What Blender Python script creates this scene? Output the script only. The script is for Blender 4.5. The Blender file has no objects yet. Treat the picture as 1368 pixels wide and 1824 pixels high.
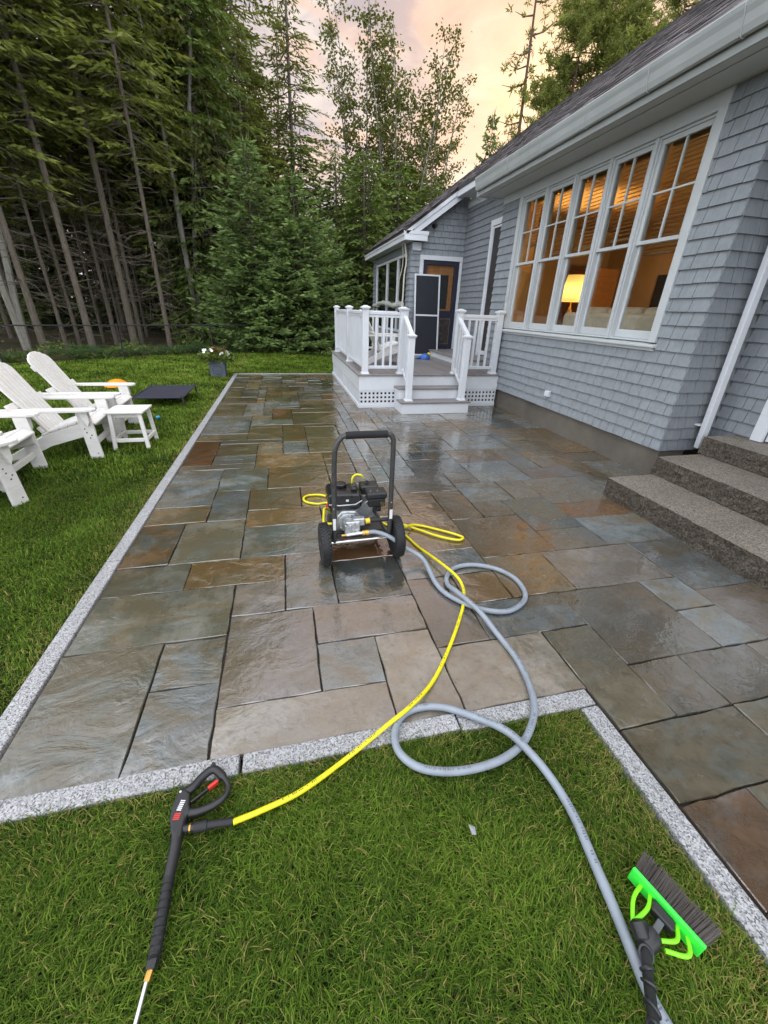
import bpy, math, random
import numpy as np
from mathutils import Vector, Matrix, Quaternion
random.seed(11)
RNG = np.random.default_rng(11)
S = bpy.context.scene
COL = S.collection

# ------------------------------------------------------------------ camera
cam_d = bpy.data.cameras.new('camera')
cam = bpy.data.objects.new('camera', cam_d)
COL.objects.link(cam)
cam_d.sensor_fit = 'HORIZONTAL'
cam_d.sensor_width = 36.0
cam_d.lens = 36.0 * 712.0 / 1368.0
cam_d.clip_start = 0.05
cam_d.clip_end = 600
right = Vector((0.9738, -0.2250, 0.0327)).normalized()
fwd = Vector((0.2147, 0.8660, -0.4515)).normalized()
up = right.cross(fwd).normalized()
right = fwd.cross(up).normalized()
cam.matrix_world = Matrix(((right.x, up.x, -fwd.x, 0), (right.y, up.y, -fwd.y, 0), (right.z, up.z, -fwd.z, 1.6), (0, 0, 0, 1)))
S.camera = cam

# ------------------------------------------------------------------ sky and light (dusk, thin cloud, sunset glow ahead)
SUN_AZ = math.radians(29.0)      # from +Y towards +X
SUN_EL = math.radians(19.5)
sun_dir = Vector((math.sin(SUN_AZ) * math.cos(SUN_EL), math.cos(SUN_AZ) * math.cos(SUN_EL), math.sin(SUN_EL)))
world = bpy.data.worlds.new('World')
S.world = world
world.use_nodes = True
wn = world.node_tree
wn.nodes.clear()
def wnode(t, **k):
    n = wn.nodes.new(t)
    for a, b in k.items():
        setattr(n, a, b)
    return n
def wl(a, b):
    wn.links.new(a, b)
def wmath(op, a, b=None, c=None):
    n = wnode('ShaderNodeMath', operation=op)
    for i, v in enumerate((a, b, c)):
        if v is None:
            continue
        if isinstance(v, (int, float)):
            n.inputs[i].default_value = v
        else:
            wl(v, n.inputs[i])
    return n.outputs[0]
def wmix(f, a, b):
    n = wnode('ShaderNodeMix', data_type='RGBA')
    if isinstance(f, (int, float)):
        n.inputs[0].default_value = f
    else:
        wl(f, n.inputs[0])
    for i, v in ((6, a), (7, b)):
        if isinstance(v, tuple):
            n.inputs[i].default_value = (*v, 1)
        else:
            wl(v, n.inputs[i])
    return n.outputs[2]
w_out = wnode('ShaderNodeOutputWorld')
w_bg = wnode('ShaderNodeBackground')
w_bg.inputs['Strength'].default_value = 0.1
w_sky = wnode('ShaderNodeTexSky', sky_type='NISHITA', sun_disc=False)
w_sky.sun_elevation = SUN_EL
w_sky.sun_rotation = SUN_AZ
w_sky.altitude = 50
w_sky.dust_density = 2.0
w_tc = wnode('ShaderNodeTexCoord')
w_dot = wnode('ShaderNodeVectorMath', operation='DOT_PRODUCT')
wl(w_tc.outputs['Generated'], w_dot.inputs[0])
w_dot.inputs[1].default_value = sun_dir
dot = w_dot.outputs['Value']
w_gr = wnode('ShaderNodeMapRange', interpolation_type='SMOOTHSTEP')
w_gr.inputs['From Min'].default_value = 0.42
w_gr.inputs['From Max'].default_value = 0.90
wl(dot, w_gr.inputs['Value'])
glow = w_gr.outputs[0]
core = wmath('POWER', wmath('MAXIMUM', dot, 0.0), 48.0)
w_map = wnode('ShaderNodeMapping')
w_map.inputs['Scale'].default_value = (1.0, 1.0, 2.6)
wl(w_tc.outputs['Generated'], w_map.inputs['Vector'])
w_n1 = wnode('ShaderNodeTexNoise')
w_n1.inputs['Scale'].default_value = 7.0
w_n1.inputs['Detail'].default_value = 7
w_n1.inputs['Roughness'].default_value = 0.58
w_n1.inputs['Distortion'].default_value = 0.5
wl(w_map.outputs[0], w_n1.inputs['Vector'])
w_r1 = wnode('ShaderNodeMapRange')
w_r1.inputs['From Min'].default_value = 0.42
w_r1.inputs['From Max'].default_value = 0.62
wl(w_n1.outputs['Fac'], w_r1.inputs['Value'])
cl = w_r1.outputs[0]
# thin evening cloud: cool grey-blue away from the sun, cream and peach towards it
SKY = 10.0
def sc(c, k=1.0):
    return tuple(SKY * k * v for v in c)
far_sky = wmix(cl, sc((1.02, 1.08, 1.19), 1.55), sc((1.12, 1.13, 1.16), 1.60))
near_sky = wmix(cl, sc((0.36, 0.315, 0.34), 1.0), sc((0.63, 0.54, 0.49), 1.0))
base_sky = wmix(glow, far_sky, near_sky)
hot = wmix(cl, sc((0.64, 0.29, 0.11), 1.0), sc((0.74, 0.47, 0.27), 1.0))
hot_f = wmath('MULTIPLY', core, 0.92)
core2 = wmath('POWER', wmath('MAXIMUM', dot, 0.0), 420.0)
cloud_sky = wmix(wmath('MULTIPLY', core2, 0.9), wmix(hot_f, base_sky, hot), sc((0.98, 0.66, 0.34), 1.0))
w_n2 = wnode('ShaderNodeTexNoise')
w_n2.inputs['Scale'].default_value = 6.5
w_n2.inputs['Detail'].default_value = 5
w_n2.inputs['Distortion'].default_value = 0.9
wl(w_map.outputs[0], w_n2.inputs['Vector'])
w_r2 = wnode('ShaderNodeMapRange')
w_r2.inputs['From Min'].default_value = 0.50
w_r2.inputs['From Max'].default_value = 0.64
wl(w_n2.outputs['Fac'], w_r2.inputs['Value'])
pinkf = wmath('MULTIPLY', wmath('MULTIPLY', wmath('POWER', wmath('MAXIMUM', dot, 0.0), 4.0), w_r2.outputs[0]), 0.75)
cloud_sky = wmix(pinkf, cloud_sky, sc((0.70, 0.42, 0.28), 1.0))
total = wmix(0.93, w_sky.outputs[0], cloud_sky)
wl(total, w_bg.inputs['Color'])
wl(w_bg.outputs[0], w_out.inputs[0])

sun_d = bpy.data.lights.new('sun', 'SUN')
sun_d.energy = 0.5
sun_d.angle = math.radians(14)
sun_d.color = (1.0, 0.80, 0.58)
sun = bpy.data.objects.new('sun', sun_d)
COL.objects.link(sun)
sun.rotation_euler = sun_dir.to_track_quat('Z', 'Y').to_euler()

S.view_settings.view_transform = 'Standard'
S.view_settings.look = 'None'
S.view_settings.gamma = 1.0
S.view_settings.exposure = 0.62
S.render.engine = 'CYCLES'
cy = S.cycles
cy.max_bounces = 6
cy.diffuse_bounces = 2
cy.glossy_bounces = 2
cy.transmission_bounces = 4
cy.transparent_max_bounces = 10
cy.caustics_reflective = False
cy.caustics_refractive = False
cy.sample_clamp_indirect = 6.0
cy.use_denoising = True
cy.use_adaptive_sampling = True
cy.adaptive_threshold = 0.02

# ------------------------------------------------------------------ helpers
def WL(o):
    v = Vector((0, 0, 0))
    while o is not None:
        v = v + o.location
        o = o.parent
    return v

def tag(o, label=None, cat=None, group=None, kind=None):
    if label: o['label'] = label
    if cat: o['category'] = cat
    if group: o['group'] = group
    if kind: o['kind'] = kind
    return o

def empty(name, loc=(0, 0, 0), parent=None, **k):
    o = bpy.data.objects.new(name, None)
    COL.objects.link(o)
    o.empty_display_size = 0.1
    if parent is not None:
        o.parent = parent
        o.location = Vector(loc) - WL(parent)
    else:
        o.location = loc
    return tag(o, **k)

class MB:
    """collects simple shapes; build() links them as one mesh object"""
    def __init__(s):
        s.v = []; s.f = []; s.mi = []; s.cur = 0
    def add(s, vs, fs):
        n = len(s.v)
        s.v += [tuple(p) for p in vs]
        s.f += [tuple(i + n for i in f) for f in fs]
        s.mi += [s.cur] * len(fs)
        return s
    def box(s, x0, x1, y0, y1, z0, z1):
        if x0 > x1: x0, x1 = x1, x0
        if y0 > y1: y0, y1 = y1, y0
        if z0 > z1: z0, z1 = z1, z0
        return s.add([(x0, y0, z0), (x1, y0, z0), (x1, y1, z0), (x0, y1, z0), (x0, y0, z1), (x1, y0, z1), (x1, y1, z1), (x0, y1, z1)],
                     [(0, 3, 2, 1), (4, 5, 6, 7), (0, 1, 5, 4), (1, 2, 6, 5), (2, 3, 7, 6), (3, 0, 4, 7)])
    def hexa(s, b, t):
        """eight corners: bottom ring b, top ring t (counter-clockwise from above)"""
        return s.add(list(b) + list(t), [(0, 3, 2, 1), (4, 5, 6, 7), (0, 1, 5, 4), (1, 2, 6, 5), (2, 3, 7, 6), (3, 0, 4, 7)])
    def bar(s, a, b, w, h, upv=(0, 0, 1)):
        """rectangular bar from a to b, w across, h along upv"""
        a = Vector(a); b = Vector(b); d = (b - a).normalized()
        u = Vector(upv); sd = d.cross(u)
        if sd.length < 1e-5:
            sd = d.cross(Vector((0, 1, 0)))
        sd.normalize(); u = sd.cross(d).normalized()
        o = [(-1, -1), (1, -1), (1, 1), (-1, 1)]
        A = [a + sd * (w / 2 * i) + u * (h / 2 * j) for i, j in o]
        B = [b + sd * (w / 2 * i) + u * (h / 2 * j) for i, j in o]
        return s.add(A + B, [(0, 1, 2, 3), (7, 6, 5, 4), (1, 0, 4, 5), (2, 1, 5, 6), (3, 2, 6, 7), (0, 3, 7, 4)])
    def prism(s, poly, fn):
        """poly: 2-D outline; fn(p, q, k) gives the 3-D point for side k in (0, 1)"""
        n = len(poly)
        vs = [fn(p, q, 0) for p, q in poly] + [fn(p, q, 1) for p, q in poly]
        fs = [tuple(range(n)), tuple(range(2 * n - 1, n - 1, -1))]
        for i in range(n):
            j = (i + 1) % n
            fs.append((i, i + n, j + n, j))
        return s.add(vs, fs)
    def tube(s, path, r, n=10, caps=True, closed=False):
        P = [Vector(p) for p in path]; m = len(P)
        R = r if isinstance(r, (list, tuple)) else [r] * m
        def tang(i):
            if closed:
                return (P[(i + 1) % m] - P[i - 1]).normalized()
            return (P[min(i + 1, m - 1)] - P[max(i - 1, 0)]).normalized()
        t0 = tang(0)
        nrm = t0.orthogonal().normalized()
        vs = []
        for i in range(m):
            t = tang(i)
            nrm = (nrm - t * nrm.dot(t))
            if nrm.length < 1e-6:
                nrm = t.orthogonal()
            nrm.normalize(); b = t.cross(nrm)
            for k in range(n):
                a = 2 * math.pi * k / n
                vs.append(P[i] + (nrm * math.cos(a) + b * math.sin(a)) * R[i])
        fs = []
        rng = range(m) if closed else range(m - 1)
        for i in rng:
            j = (i + 1) % m
            for k in range(n):
                l = (k + 1) % n
                fs.append((i * n + k, i * n + l, j * n + l, j * n + k))
        if caps and not closed:
            fs.append(tuple(range(n - 1, -1, -1)))
            fs.append(tuple((m - 1) * n + k for k in range(n)))
        return s.add(vs, fs)
    def cyl(s, a, b, r, n=16, r2=None):
        return s.tube([a, b], [r, r if r2 is None else r2], n)
    def lathe(s, prof, c=(0, 0, 0), axis=(0, 0, 1), n=24):
        """prof: (radius, height) pairs along axis from c"""
        ax = Vector(axis).normalized(); e1 = ax.orthogonal().normalized(); e2 = ax.cross(e1); c = Vector(c)
        vs = []; m = len(prof)
        for r, h in prof:
            for k in range(n):
                a = 2 * math.pi * k / n
                vs.append(c + ax * h + (e1 * math.cos(a) + e2 * math.sin(a)) * r)
        fs = []
        for i in range(m - 1):
            for k in range(n):
                l = (k + 1) % n
                fs.append((i * n + k, i * n + l, (i + 1) * n + l, (i + 1) * n + k))
        if prof[0][0] > 1e-6: fs.append(tuple(range(n - 1, -1, -1)))
        if prof[-1][0] > 1e-6: fs.append(tuple((m - 1) * n + k for k in range(n)))
        return s.add(vs, fs)
    def build(s, name, mat, parent=None, smooth=False, bevel=0.0, seg=2, center=True, **k):
        xs = np.array(s.v, dtype=float)
        c = (xs.min(0) + xs.max(0)) / 2 if center else np.zeros(3)
        me = bpy.data.meshes.new(name)
        me.from_pydata((xs - c).tolist(), [], s.f)
        for m in (mat if isinstance(mat, (list, tuple)) else [mat]):
            me.materials.append(m)
        if isinstance(mat, (list, tuple)):
            me.polygons.foreach_set('material_index', s.mi)
        me.validate()
        me.update()
        o = bpy.data.objects.new(name, me)
        COL.objects.link(o)
        if parent is not None:
            o.parent = parent
            o.location = Vector(c) - WL(parent)
        else:
            o.location = c
        if smooth:
            me.polygons.foreach_set('use_smooth', [True] * len(me.polygons))
            me.set_sharp_from_angle(angle=math.radians(38))
        if bevel:
            b = o.modifiers.new('bevel', 'BEVEL')
            b.width = bevel; b.segments = seg; b.limit_method = 'ANGLE'; b.angle_limit = math.radians(35)
        return tag(o, **k)

def link_copy(src, parent=None, loc=None):
    o = src.copy()
    COL.objects.link(o)
    o.parent = parent
    if loc is not None:
        o.location = loc
    return o

def copy_tree(o, parent=None):
    c = link_copy(o, parent)
    for ch in list(o.children):
        copy_tree(ch, c)
    return c

def catmull(pts, n=10, closed=False):
    P = [Vector(p) for p in pts]; out = []; m = len(P)
    rng = range(m) if closed else range(m - 1)
    for i in rng:
        if closed:
            p0, p1, p2, p3 = P[i - 1], P[i], P[(i + 1) % m], P[(i + 2) % m]
        else:
            p1, p2 = P[i], P[i + 1]
            p0 = P[i - 1] if i > 0 else p1 * 2 - p2
            p3 = P[i + 2] if i + 2 < m else p2 * 2 - p1
        for k in range(n):
            t = k / n
            out.append(0.5 * ((2 * p1) + (p2 - p0) * t + (2 * p0 - 5 * p1 + 4 * p2 - p3) * t * t + (3 * p1 - p0 - 3 * p2 + p3) * t ** 3))
    if not closed:
        out.append(P[-1])
    return out

# ------------------------------------------------------------------ materials
class NT:
    def __init__(s, name):
        s.m = bpy.data.materials.new(name); s.m.use_nodes = True
        s.t = s.m.node_tree
        s.b = s.t.nodes['Principled BSDF']
    def n(s, t, **k):
        x = s.t.nodes.new(t)
        for a, b in k.items():
            setattr(x, a, b)
        return x
    def l(s, a, b): s.t.links.new(a, b)
    def setin(s, sock, v):
        if isinstance(v, (int, float)): sock.default_value = v
        elif isinstance(v, tuple): sock.default_value = (*v, 1) if len(v) == 3 and sock.type == 'RGBA' else v
        else: s.l(v, sock)
    def math(s, op, a, b=None, c=None, clamp=False):
        x = s.n('ShaderNodeMath', operation=op, use_clamp=clamp)
        for i, v in enumerate((a, b, c)):
            if v is not None: s.setin(x.inputs[i], v)
        return x.outputs[0]
    def mix(s, f, a, b, blend='MIX'):
        x = s.n('ShaderNodeMix', data_type='RGBA', blend_type=blend)
        s.setin(x.inputs[0], f); s.setin(x.inputs[6], a); s.setin(x.inputs[7], b)
        return x.outputs[2]
    def fmix(s, f, a, b):
        x = s.n('ShaderNodeMix', data_type='FLOAT')
        s.setin(x.inputs[0], f); s.setin(x.inputs[2], a); s.setin(x.inputs[3], b)
        return x.outputs[0]
    def rng(s, v, a, b, c=0.0, d=1.0):
        x = s.n('ShaderNodeMapRange'); s.l(v, x.inputs['Value'])
        x.inputs['From Min'].default_value = a; x.inputs['From Max'].default_value = b
        x.inputs['To Min'].default_value = c; x.inputs['To Max'].default_value = d
        return x.outputs[0]
    def noise(s, vec, scale, detail=4, rough=0.55, dist=0.0):
        x = s.n('ShaderNodeTexNoise')
        s.l(vec, x.inputs['Vector'])
        x.inputs['Scale'].default_value = scale; x.inputs['Detail'].default_value = detail
        x.inputs['Roughness'].default_value = rough; x.inputs['Distortion'].default_value = dist
        return x.outputs['Fac']
    def mapping(s, vec, scale=(1, 1, 1), loc=None, rot=(0, 0, 0)):
        x = s.n('ShaderNodeMapping')
        s.l(vec, x.inputs['Vector']); x.inputs['Scale'].default_value = scale
        x.inputs['Rotation'].default_value = rot
        if loc is not None: s.setin(x.inputs['Location'], loc)
        return x.outputs[0]
    def obj(s): return s.n('ShaderNodeTexCoord').outputs['Object']
    def pos(s): return s.n('ShaderNodeNewGeometry').outputs['Position']
    def rand(s): return s.n('ShaderNodeObjectInfo').outputs['Random']
    def attr(s, name):
        return s.n('ShaderNodeAttribute', attribute_name=name)
    def shift(s, vec, k=37.0):
        """move the pattern by the object's random number, so that no two pieces repeat"""
        r = s.rand(); c = s.n('ShaderNodeCombineXYZ')
        s.l(s.math('MULTIPLY', r, k), c.inputs[0]); s.l(s.math('MULTIPLY', r, k * 1.7), c.inputs[1]); s.l(s.math('MULTIPLY', r, k * 0.6), c.inputs[2])
        a = s.n('ShaderNodeVectorMath', operation='ADD'); s.l(vec, a.inputs[0]); s.l(c.outputs[0], a.inputs[1])
        return a.outputs[0]
    def bump(s, h, strength=0.3, dist=0.01, prev=None):
        x = s.n('ShaderNodeBump'); s.l(h, x.inputs['Height'])
        x.inputs['Distance'].default_value = dist
        s.setin(x.inputs['Strength'], strength)
        if prev is not None: s.l(prev, x.inputs['Normal'])
        return x.outputs[0]
    def done(s, color=None, rough=None, normal=None, metal=None, spec=None):
        for k, v in (('Base Color', color), ('Roughness', rough), ('Normal', normal), ('Metallic', metal), ('Specular IOR Level', spec)):
            if v is not None: s.setin(s.b.inputs[k], v)
        return s.m

def simple(name, c, rough=0.5, var=0.12, scale=6.0, bump=0.0, bscale=80.0, bdist=0.002, metal=0.0, spec=0.5, rand=0.06, streak=None, dirt=None):
    t = NT(name)
    v = t.shift(t.obj())
    if streak: v = t.mapping(v, streak)
    n = t.noise(v, scale, 5)
    lo = tuple(x * (1 - var) for x in c); hi = tuple(min(1, x * (1 + var)) for x in c)
    col = t.mix(t.rng(n, 0.3, 0.7), lo, hi)
    if rand:
        col = t.mix(1.0, col, t.rng_col(1 - rand, 1 + rand) if False else t.grey(1 - rand, 1 + rand), 'MULTIPLY')
    if dirt:
        d = t.rng(t.noise(v, scale * 0.35, 6, 0.7), 0.52, 0.72)
        col = t.mix(t.math('MULTIPLY', d, dirt[1]), col, dirt[0])
    rr = t.rng(n, 0.25, 0.75, max(0.02, rough - 0.07), min(1, rough + 0.07))
    nm = t.bump(t.noise(v, bscale, 3), bump, bdist) if bump else None
    return t.done(col, rr, nm, metal, spec)

def _grey(s, a, b):
    f = s.rng(s.rand(), 0, 1, a, b)
    c = s.n('ShaderNodeCombineColor')
    for i in range(3): s.l(f, c.inputs[i])
    return c.outputs[0]
NT.grey = _grey

m_white = simple('white_paint', (0.66, 0.685, 0.72), 0.45, 0.04, 3, 0.08, 60, rand=0.03, dirt=((0.45, 0.46, 0.45), 0.35))
m_resin = simple('white_resin', (0.72, 0.70, 0.67), 0.5, 0.06, 8, 0.15, 120, rand=0.03, streak=(1, 1, 4), dirt=((0.60, 0.58, 0.52), 0.3))
m_soffit = simple('soffit_paint', (0.50, 0.52, 0.50), 0.6, 0.05, 2, 0.03, 40, rand=0.0)
m_trim = simple('weathered_trim', (0.52, 0.55, 0.56), 0.5, 0.05, 3, 0.06, 60, rand=0.03, dirt=((0.36, 0.38, 0.38), 0.35))
m_gutter = simple('gutter_paint', (0.36, 0.38, 0.375), 0.55, 0.07, 2.5, 0.05, 40, rand=0.0, dirt=((0.22, 0.23, 0.22), 0.45))
m_concrete = simple('concrete', (0.13, 0.115, 0.095), 0.7, 0.3, 2.2, 0.5, 30, 0.004, rand=0.0, dirt=((0.07, 0.06, 0.045), 0.8))
m_black = simple('black_plastic', (0.018, 0.018, 0.019), 0.42, 0.2, 20, 0.1, 200, rand=0.0)
m_rubber = simple('black_rubber', (0.013, 0.013, 0.014), 0.62, 0.2, 20, 0.2, 150, rand=0.0)
m_foam = simple('black_foam', (0.012, 0.012, 0.013), 0.85, 0.2, 30, 0.6, 260, rand=0.0)
m_dark = simple('shadow_black', (0.012, 0.012, 0.013), 0.9, 0.2, 4, rand=0)  # near-black: painted shade behind openings, also the picture and some books

def stone_mat(name, c1, c2, rust=None, rust_amt=0.0, cleft=1.0):
    t = NT(name)
    v = t.shift(t.obj(), 41.0)
    p = t.pos()
    n1 = t.noise(v, 3.0, 6, 0.6)
    n2 = t.noise(v, 14.0, 5, 0.6)
    lay = t.noise(t.mapping(v, (2.0, 2.9, 3.0), rot=(0, 0, 0.35)), 1.7, 6, 0.56, 0.7)
    f = t.math('ADD', t.math('MULTIPLY', n1, 0.55), t.math('MULTIPLY', lay, 0.45))
    col = t.mix(t.rng(f, 0.34, 0.66), c1, c2)
    col = t.mix(t.rng(n2, 0.35, 0.75, 0, 0.35), col, tuple(x * 0.62 for x in c1))
    if rust:
        rn = t.noise(t.mapping(v, (1.2, 2.2, 1)), 2.4, 5, 0.6, 0.8)
        col = t.mix(t.math('MULTIPLY', t.rng(rn, 0.5 - rust_amt * 0.25, 0.62 - rust_amt * 0.2), 0.85), col, rust)
    # mud and iron stain shared by neighbouring stones
    mud = t.noise(p, 1.9, 6, 0.62, 0.8)
    col = t.mix(t.rng(mud, 0.44, 0.64, 0.0, 0.50), col, (0.122, 0.100, 0.064))
    grime = t.noise(p, 23.0, 5, 0.7)
    col = t.mix(t.rng(grime, 0.52, 0.72, 0.0, 0.5), col, (0.052, 0.048, 0.038))
    # stone-to-stone tone
    col = t.mix(1.0, col, t.grey(0.78, 1.22), 'MULTIPLY')
    # riven face: flaky ledges
    xs_ = t.math('MULTIPLY', lay, 5.0)
    fr_ = t.n('ShaderNodeMapRange', interpolation_type='SMOOTHSTEP'); t.l(t.math('FRACT', xs_), fr_.inputs['Value'])
    fr_.inputs['From Min'].default_value = 0.80; fr_.inputs['From Max'].default_value = 1.0
    terr = t.math('MULTIPLY', t.math('ADD', t.math('FLOOR', xs_), fr_.outputs[0]), 0.20)
    tm_ = t.rng(t.noise(v, 1.6, 3), 0.50, 0.60)
    h1 = t.math('ADD', t.math('MULTIPLY', lay, 0.9), t.math('MULTIPLY', t.math('MULTIPLY', terr, tm_), 0.55))
    # how wet: a film lies in pools over the middle of the patio and thins out elsewhere
    w1 = t.noise(p, 1.15, 5, 0.6, 0.6)
    w2 = t.noise(p, 7.0, 5, 0.65, 0.8)
    wet = t.math('ADD', t.math('MULTIPLY', w1, 0.7), t.math('MULTIPLY', w2, 0.3))
    sx = t.n('ShaderNodeSeparateXYZ'); t.l(p, sx.inputs[0])
    dx = t.math('SUBTRACT', sx.outputs[0], 0.75); dy = t.math('MULTIPLY', t.math('SUBTRACT', sx.outputs[1], 3.6), 0.42)
    dist = t.math('SQRT', t.math('ADD', t.math('MULTIPLY', dx, dx), t.math('MULTIPLY', dy, dy)))
    wet = t.math('ADD', wet, t.rng(dist, 0.6, 1.9, 0.085, 0.0))
    film = t.rng(wet, 0.46, 0.56)
    damp = t.rng(t.noise(p, 0.7, 3), 0.35, 0.6, 0.55, 1.0)
    col = t.mix(t.math('MULTIPLY', film, 0.45), col, t.mix(1.0, col, (0.45, 0.45, 0.42), 'MULTIPLY'))
    rough = t.fmix(film, t.rng(n2, 0.3, 0.7, 0.16, 0.30), 0.06)
    fine = t.noise(v, 55.0, 4, 0.6)
    st = t.fmix(film, 0.55 * cleft, 0.34 * cleft)
    b1 = t.bump(h1, st, 0.022)
    rip = t.noise(t.mapping(p, (1, 1, 1)), 16.0, 3, 0.55, 1.2)
    b2 = t.bump(rip, t.fmix(film, 0.10, 0.16), 0.012, b1)
    b3 = t.bump(fine, t.fmix(film, 0.22, 0.02), 0.004, b2)
    t.l(film, t.b.inputs['Coat Weight']); t.b.inputs['Coat Roughness'].default_value = 0.03; t.b.inputs['Coat IOR'].default_value = 1.95
    t.l(t.bump(rip, 0.13, 0.012, t.bump(h1, 0.17 * cleft, 0.022)), t.b.inputs['Coat Normal'])
    return t.done(col, rough, b3, 0.0, 0.9)

STONE_BASE = {   # dark tone, pale tone, rust, rust amount, relief
    'g': ((0.110, 0.125, 0.129), (0.195, 0.212, 0.210), (0.135, 0.110, 0.072), 0.15, 1.0),
    'lg': ((0.125, 0.150, 0.142), (0.235, 0.258, 0.240), (0.140, 0.120, 0.080), 0.10, 1.5),
    'gg': ((0.092, 0.098, 0.082), (0.168, 0.170, 0.146), (0.120, 0.098, 0.062), 0.35, 1.05),
    'd': ((0.058, 0.068, 0.068), (0.108, 0.120, 0.116), (0.10, 0.09, 0.06), 0.15, 1.0),
    'o': ((0.110, 0.098, 0.064), (0.185, 0.164, 0.108), (0.150, 0.096, 0.044), 0.4, 1.4),
    'b': ((0.130, 0.094, 0.054), (0.215, 0.168, 0.106), (0.155, 0.092, 0.036), 0.55, 1.8),
    'bt': ((0.108, 0.098, 0.080), (0.172, 0.156, 0.128), (0.125, 0.098, 0.066), 0.3, 1.0),
    't': ((0.205, 0.182, 0.150), (0.290, 0.262, 0.220), (0.200, 0.160, 0.110), 0.15, 0.7),
    'p': ((0.140, 0.124, 0.112), (0.228, 0.200, 0.178), (0.150, 0.118, 0.085), 0.25, 1.0),
    'r': ((0.135, 0.082, 0.046), (0.180, 0.130, 0.085), (0.150, 0.066, 0.024), 0.65, 1.2),
    'r2': ((0.118, 0.096, 0.078), (0.170, 0.140, 0.114), (0.140, 0.085, 0.050), 0.35, 1.0),
    'gr': ((0.100, 0.106, 0.094), (0.165, 0.165, 0.142), (0.150, 0.085, 0.034), 0.5, 1.1),
}
STONE = {k: stone_mat('bluestone_' + k, *v) for k, v in STONE_BASE.items()}

# ------------------------------------------------------------------ ground, lawn, patio
def granite_mat(name, c1, c2, c3, sc1, bump, rough=0.6):
    t = NT(name); v = t.shift(t.obj())
    vo = t.n('ShaderNodeTexVoronoi'); t.l(v, vo.inputs['Vector']); vo.inputs['Scale'].default_value = sc1
    sp = t.n('ShaderNodeSeparateColor'); t.l(vo.outputs['Color'], sp.inputs[0])
    col = t.mix(t.rng(sp.outputs[0], 0.35, 0.75), c1, c2)
    col = t.mix(t.rng(sp.outputs[1], 0.70, 0.85), col, c3)
    col = t.mix(t.rng(t.noise(v, 3, 5), 0.35, 0.75, 0, 0.4), col, tuple(x * 0.6 for x in c1))
    b = t.bump(t.noise(v, 9, 8, 0.7, 0.3), bump, 0.03)
    b = t.bump(t.noise(v, 60, 4, 0.7), 0.4, 0.006, b)
    return t.done(col, rough, b, 0, 0.4)
m_curb = granite_mat('curb_granite', (0.30, 0.30, 0.305), (0.49, 0.49, 0.495), (0.11, 0.11, 0.115), 210, 0.15)
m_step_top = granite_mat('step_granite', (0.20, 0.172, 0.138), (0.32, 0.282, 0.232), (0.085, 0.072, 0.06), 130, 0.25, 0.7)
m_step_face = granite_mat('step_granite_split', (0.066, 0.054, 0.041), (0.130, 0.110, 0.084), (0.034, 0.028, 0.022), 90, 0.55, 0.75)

def ground_mat():
    t = NT('forest_floor'); p = t.pos()
    n = t.noise(p, 0.6, 7, 0.65); n2 = t.noise(p, 9, 6, 0.7)
    col = t.mix(t.rng(n, 0.35, 0.65), (0.055, 0.042, 0.028), (0.095, 0.076, 0.048))  # floor colour lightened to stand in for haze in the wood
    col = t.mix(t.rng(n2, 0.5, 0.7, 0, 0.6), col, (0.140, 0.105, 0.066))
    col = t.mix(t.rng(t.noise(p, 0.9, 4), 0.5, 0.62, 0, 0.7), col, (0.030, 0.045, 0.014))
    return t.done(col, 0.95, t.bump(n2, 0.8, 0.05), 0, 0.1)
m_ground = ground_mat()

def soil_mat():
    t = NT('lawn_soil'); p = t.pos()
    n = t.noise(p, 5, 6, 0.6); n2 = t.noise(p, 60, 4, 0.7)
    col = t.mix(t.rng(n, 0.35, 0.65), (0.014, 0.022, 0.005), (0.024, 0.036, 0.008))
    col = t.mix(t.rng(n2, 0.45, 0.7, 0, 0.6), col, (0.034, 0.026, 0.013))
    return t.done(col, 0.95, t.bump(n2, 0.9, 0.02), 0, 0.1)
m_soil = soil_mat()

def joint_mat():
    t = NT('joint_sand'); p = t.pos()
    n = t.noise(p, 40, 5, 0.7)
    return t.done(t.mix(n, (0.018, 0.014, 0.011), (0.045, 0.036, 0.028)), 0.6, t.bump(n, 0.7, 0.01))
m_joint = joint_mat()

g = MB()
NXG, NYG = 60, 60
def ground_z(x, y):
    r = max(0.0, (y - 15.5)) ; l = max(0.0, -x - 9.0)
    z = -0.06 + 0.012 * min(r, 10) * min(r, 10) * 0.10 + 0.02 * min(l, 20)
    return z + (0.05 * math.sin(x * 1.3 + y * 0.7) * min(1.0, r / 3 + l / 4))
vs = []; fs = []
xs = [-150 + 300 * (i / NXG) for i in range(NXG + 1)]
xs = sorted(set(xs + [-20 + i for i in range(0, 45)]))
ys = sorted(set([-60 + 260 * (i / NYG) for i in range(NYG + 1)] + [10 + i for i in range(0, 30)]))
for y in ys:
    for x in xs:
        vs.append((x, y, ground_z(x, y)))
nx = len(xs)
for j in range(len(ys) - 1):
    for i in range(nx - 1):
        a = j * nx + i
        fs.append((a, a + 1, a + 1 + nx, a + nx))
g.add(vs, fs).build('ground', m_ground, kind='structure', smooth=True)

# lawn sheets: left of the patio up to the fence, behind the patio, and in front of it
def sheet(poly, z):
    return MB().add([(x, y, z) for x, y in poly], [tuple(range(len(poly)))])
LAWN = [(-1.29, 1.0), (-1.29, 11.36), (2.6, 11.36), (3.2, 16.4), (1.2, 17.2), (-2.0, 16.9), (-4.6, 15.0), (-6.6, 13.6), (-9.0, 11.6), (-13, 8.5), (-16, 0), (-14, -8), (1.19, -8), (1.19, 1.0)]
sheet(LAWN, -0.016).build('lawn', m_soil, kind='structure')

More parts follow.
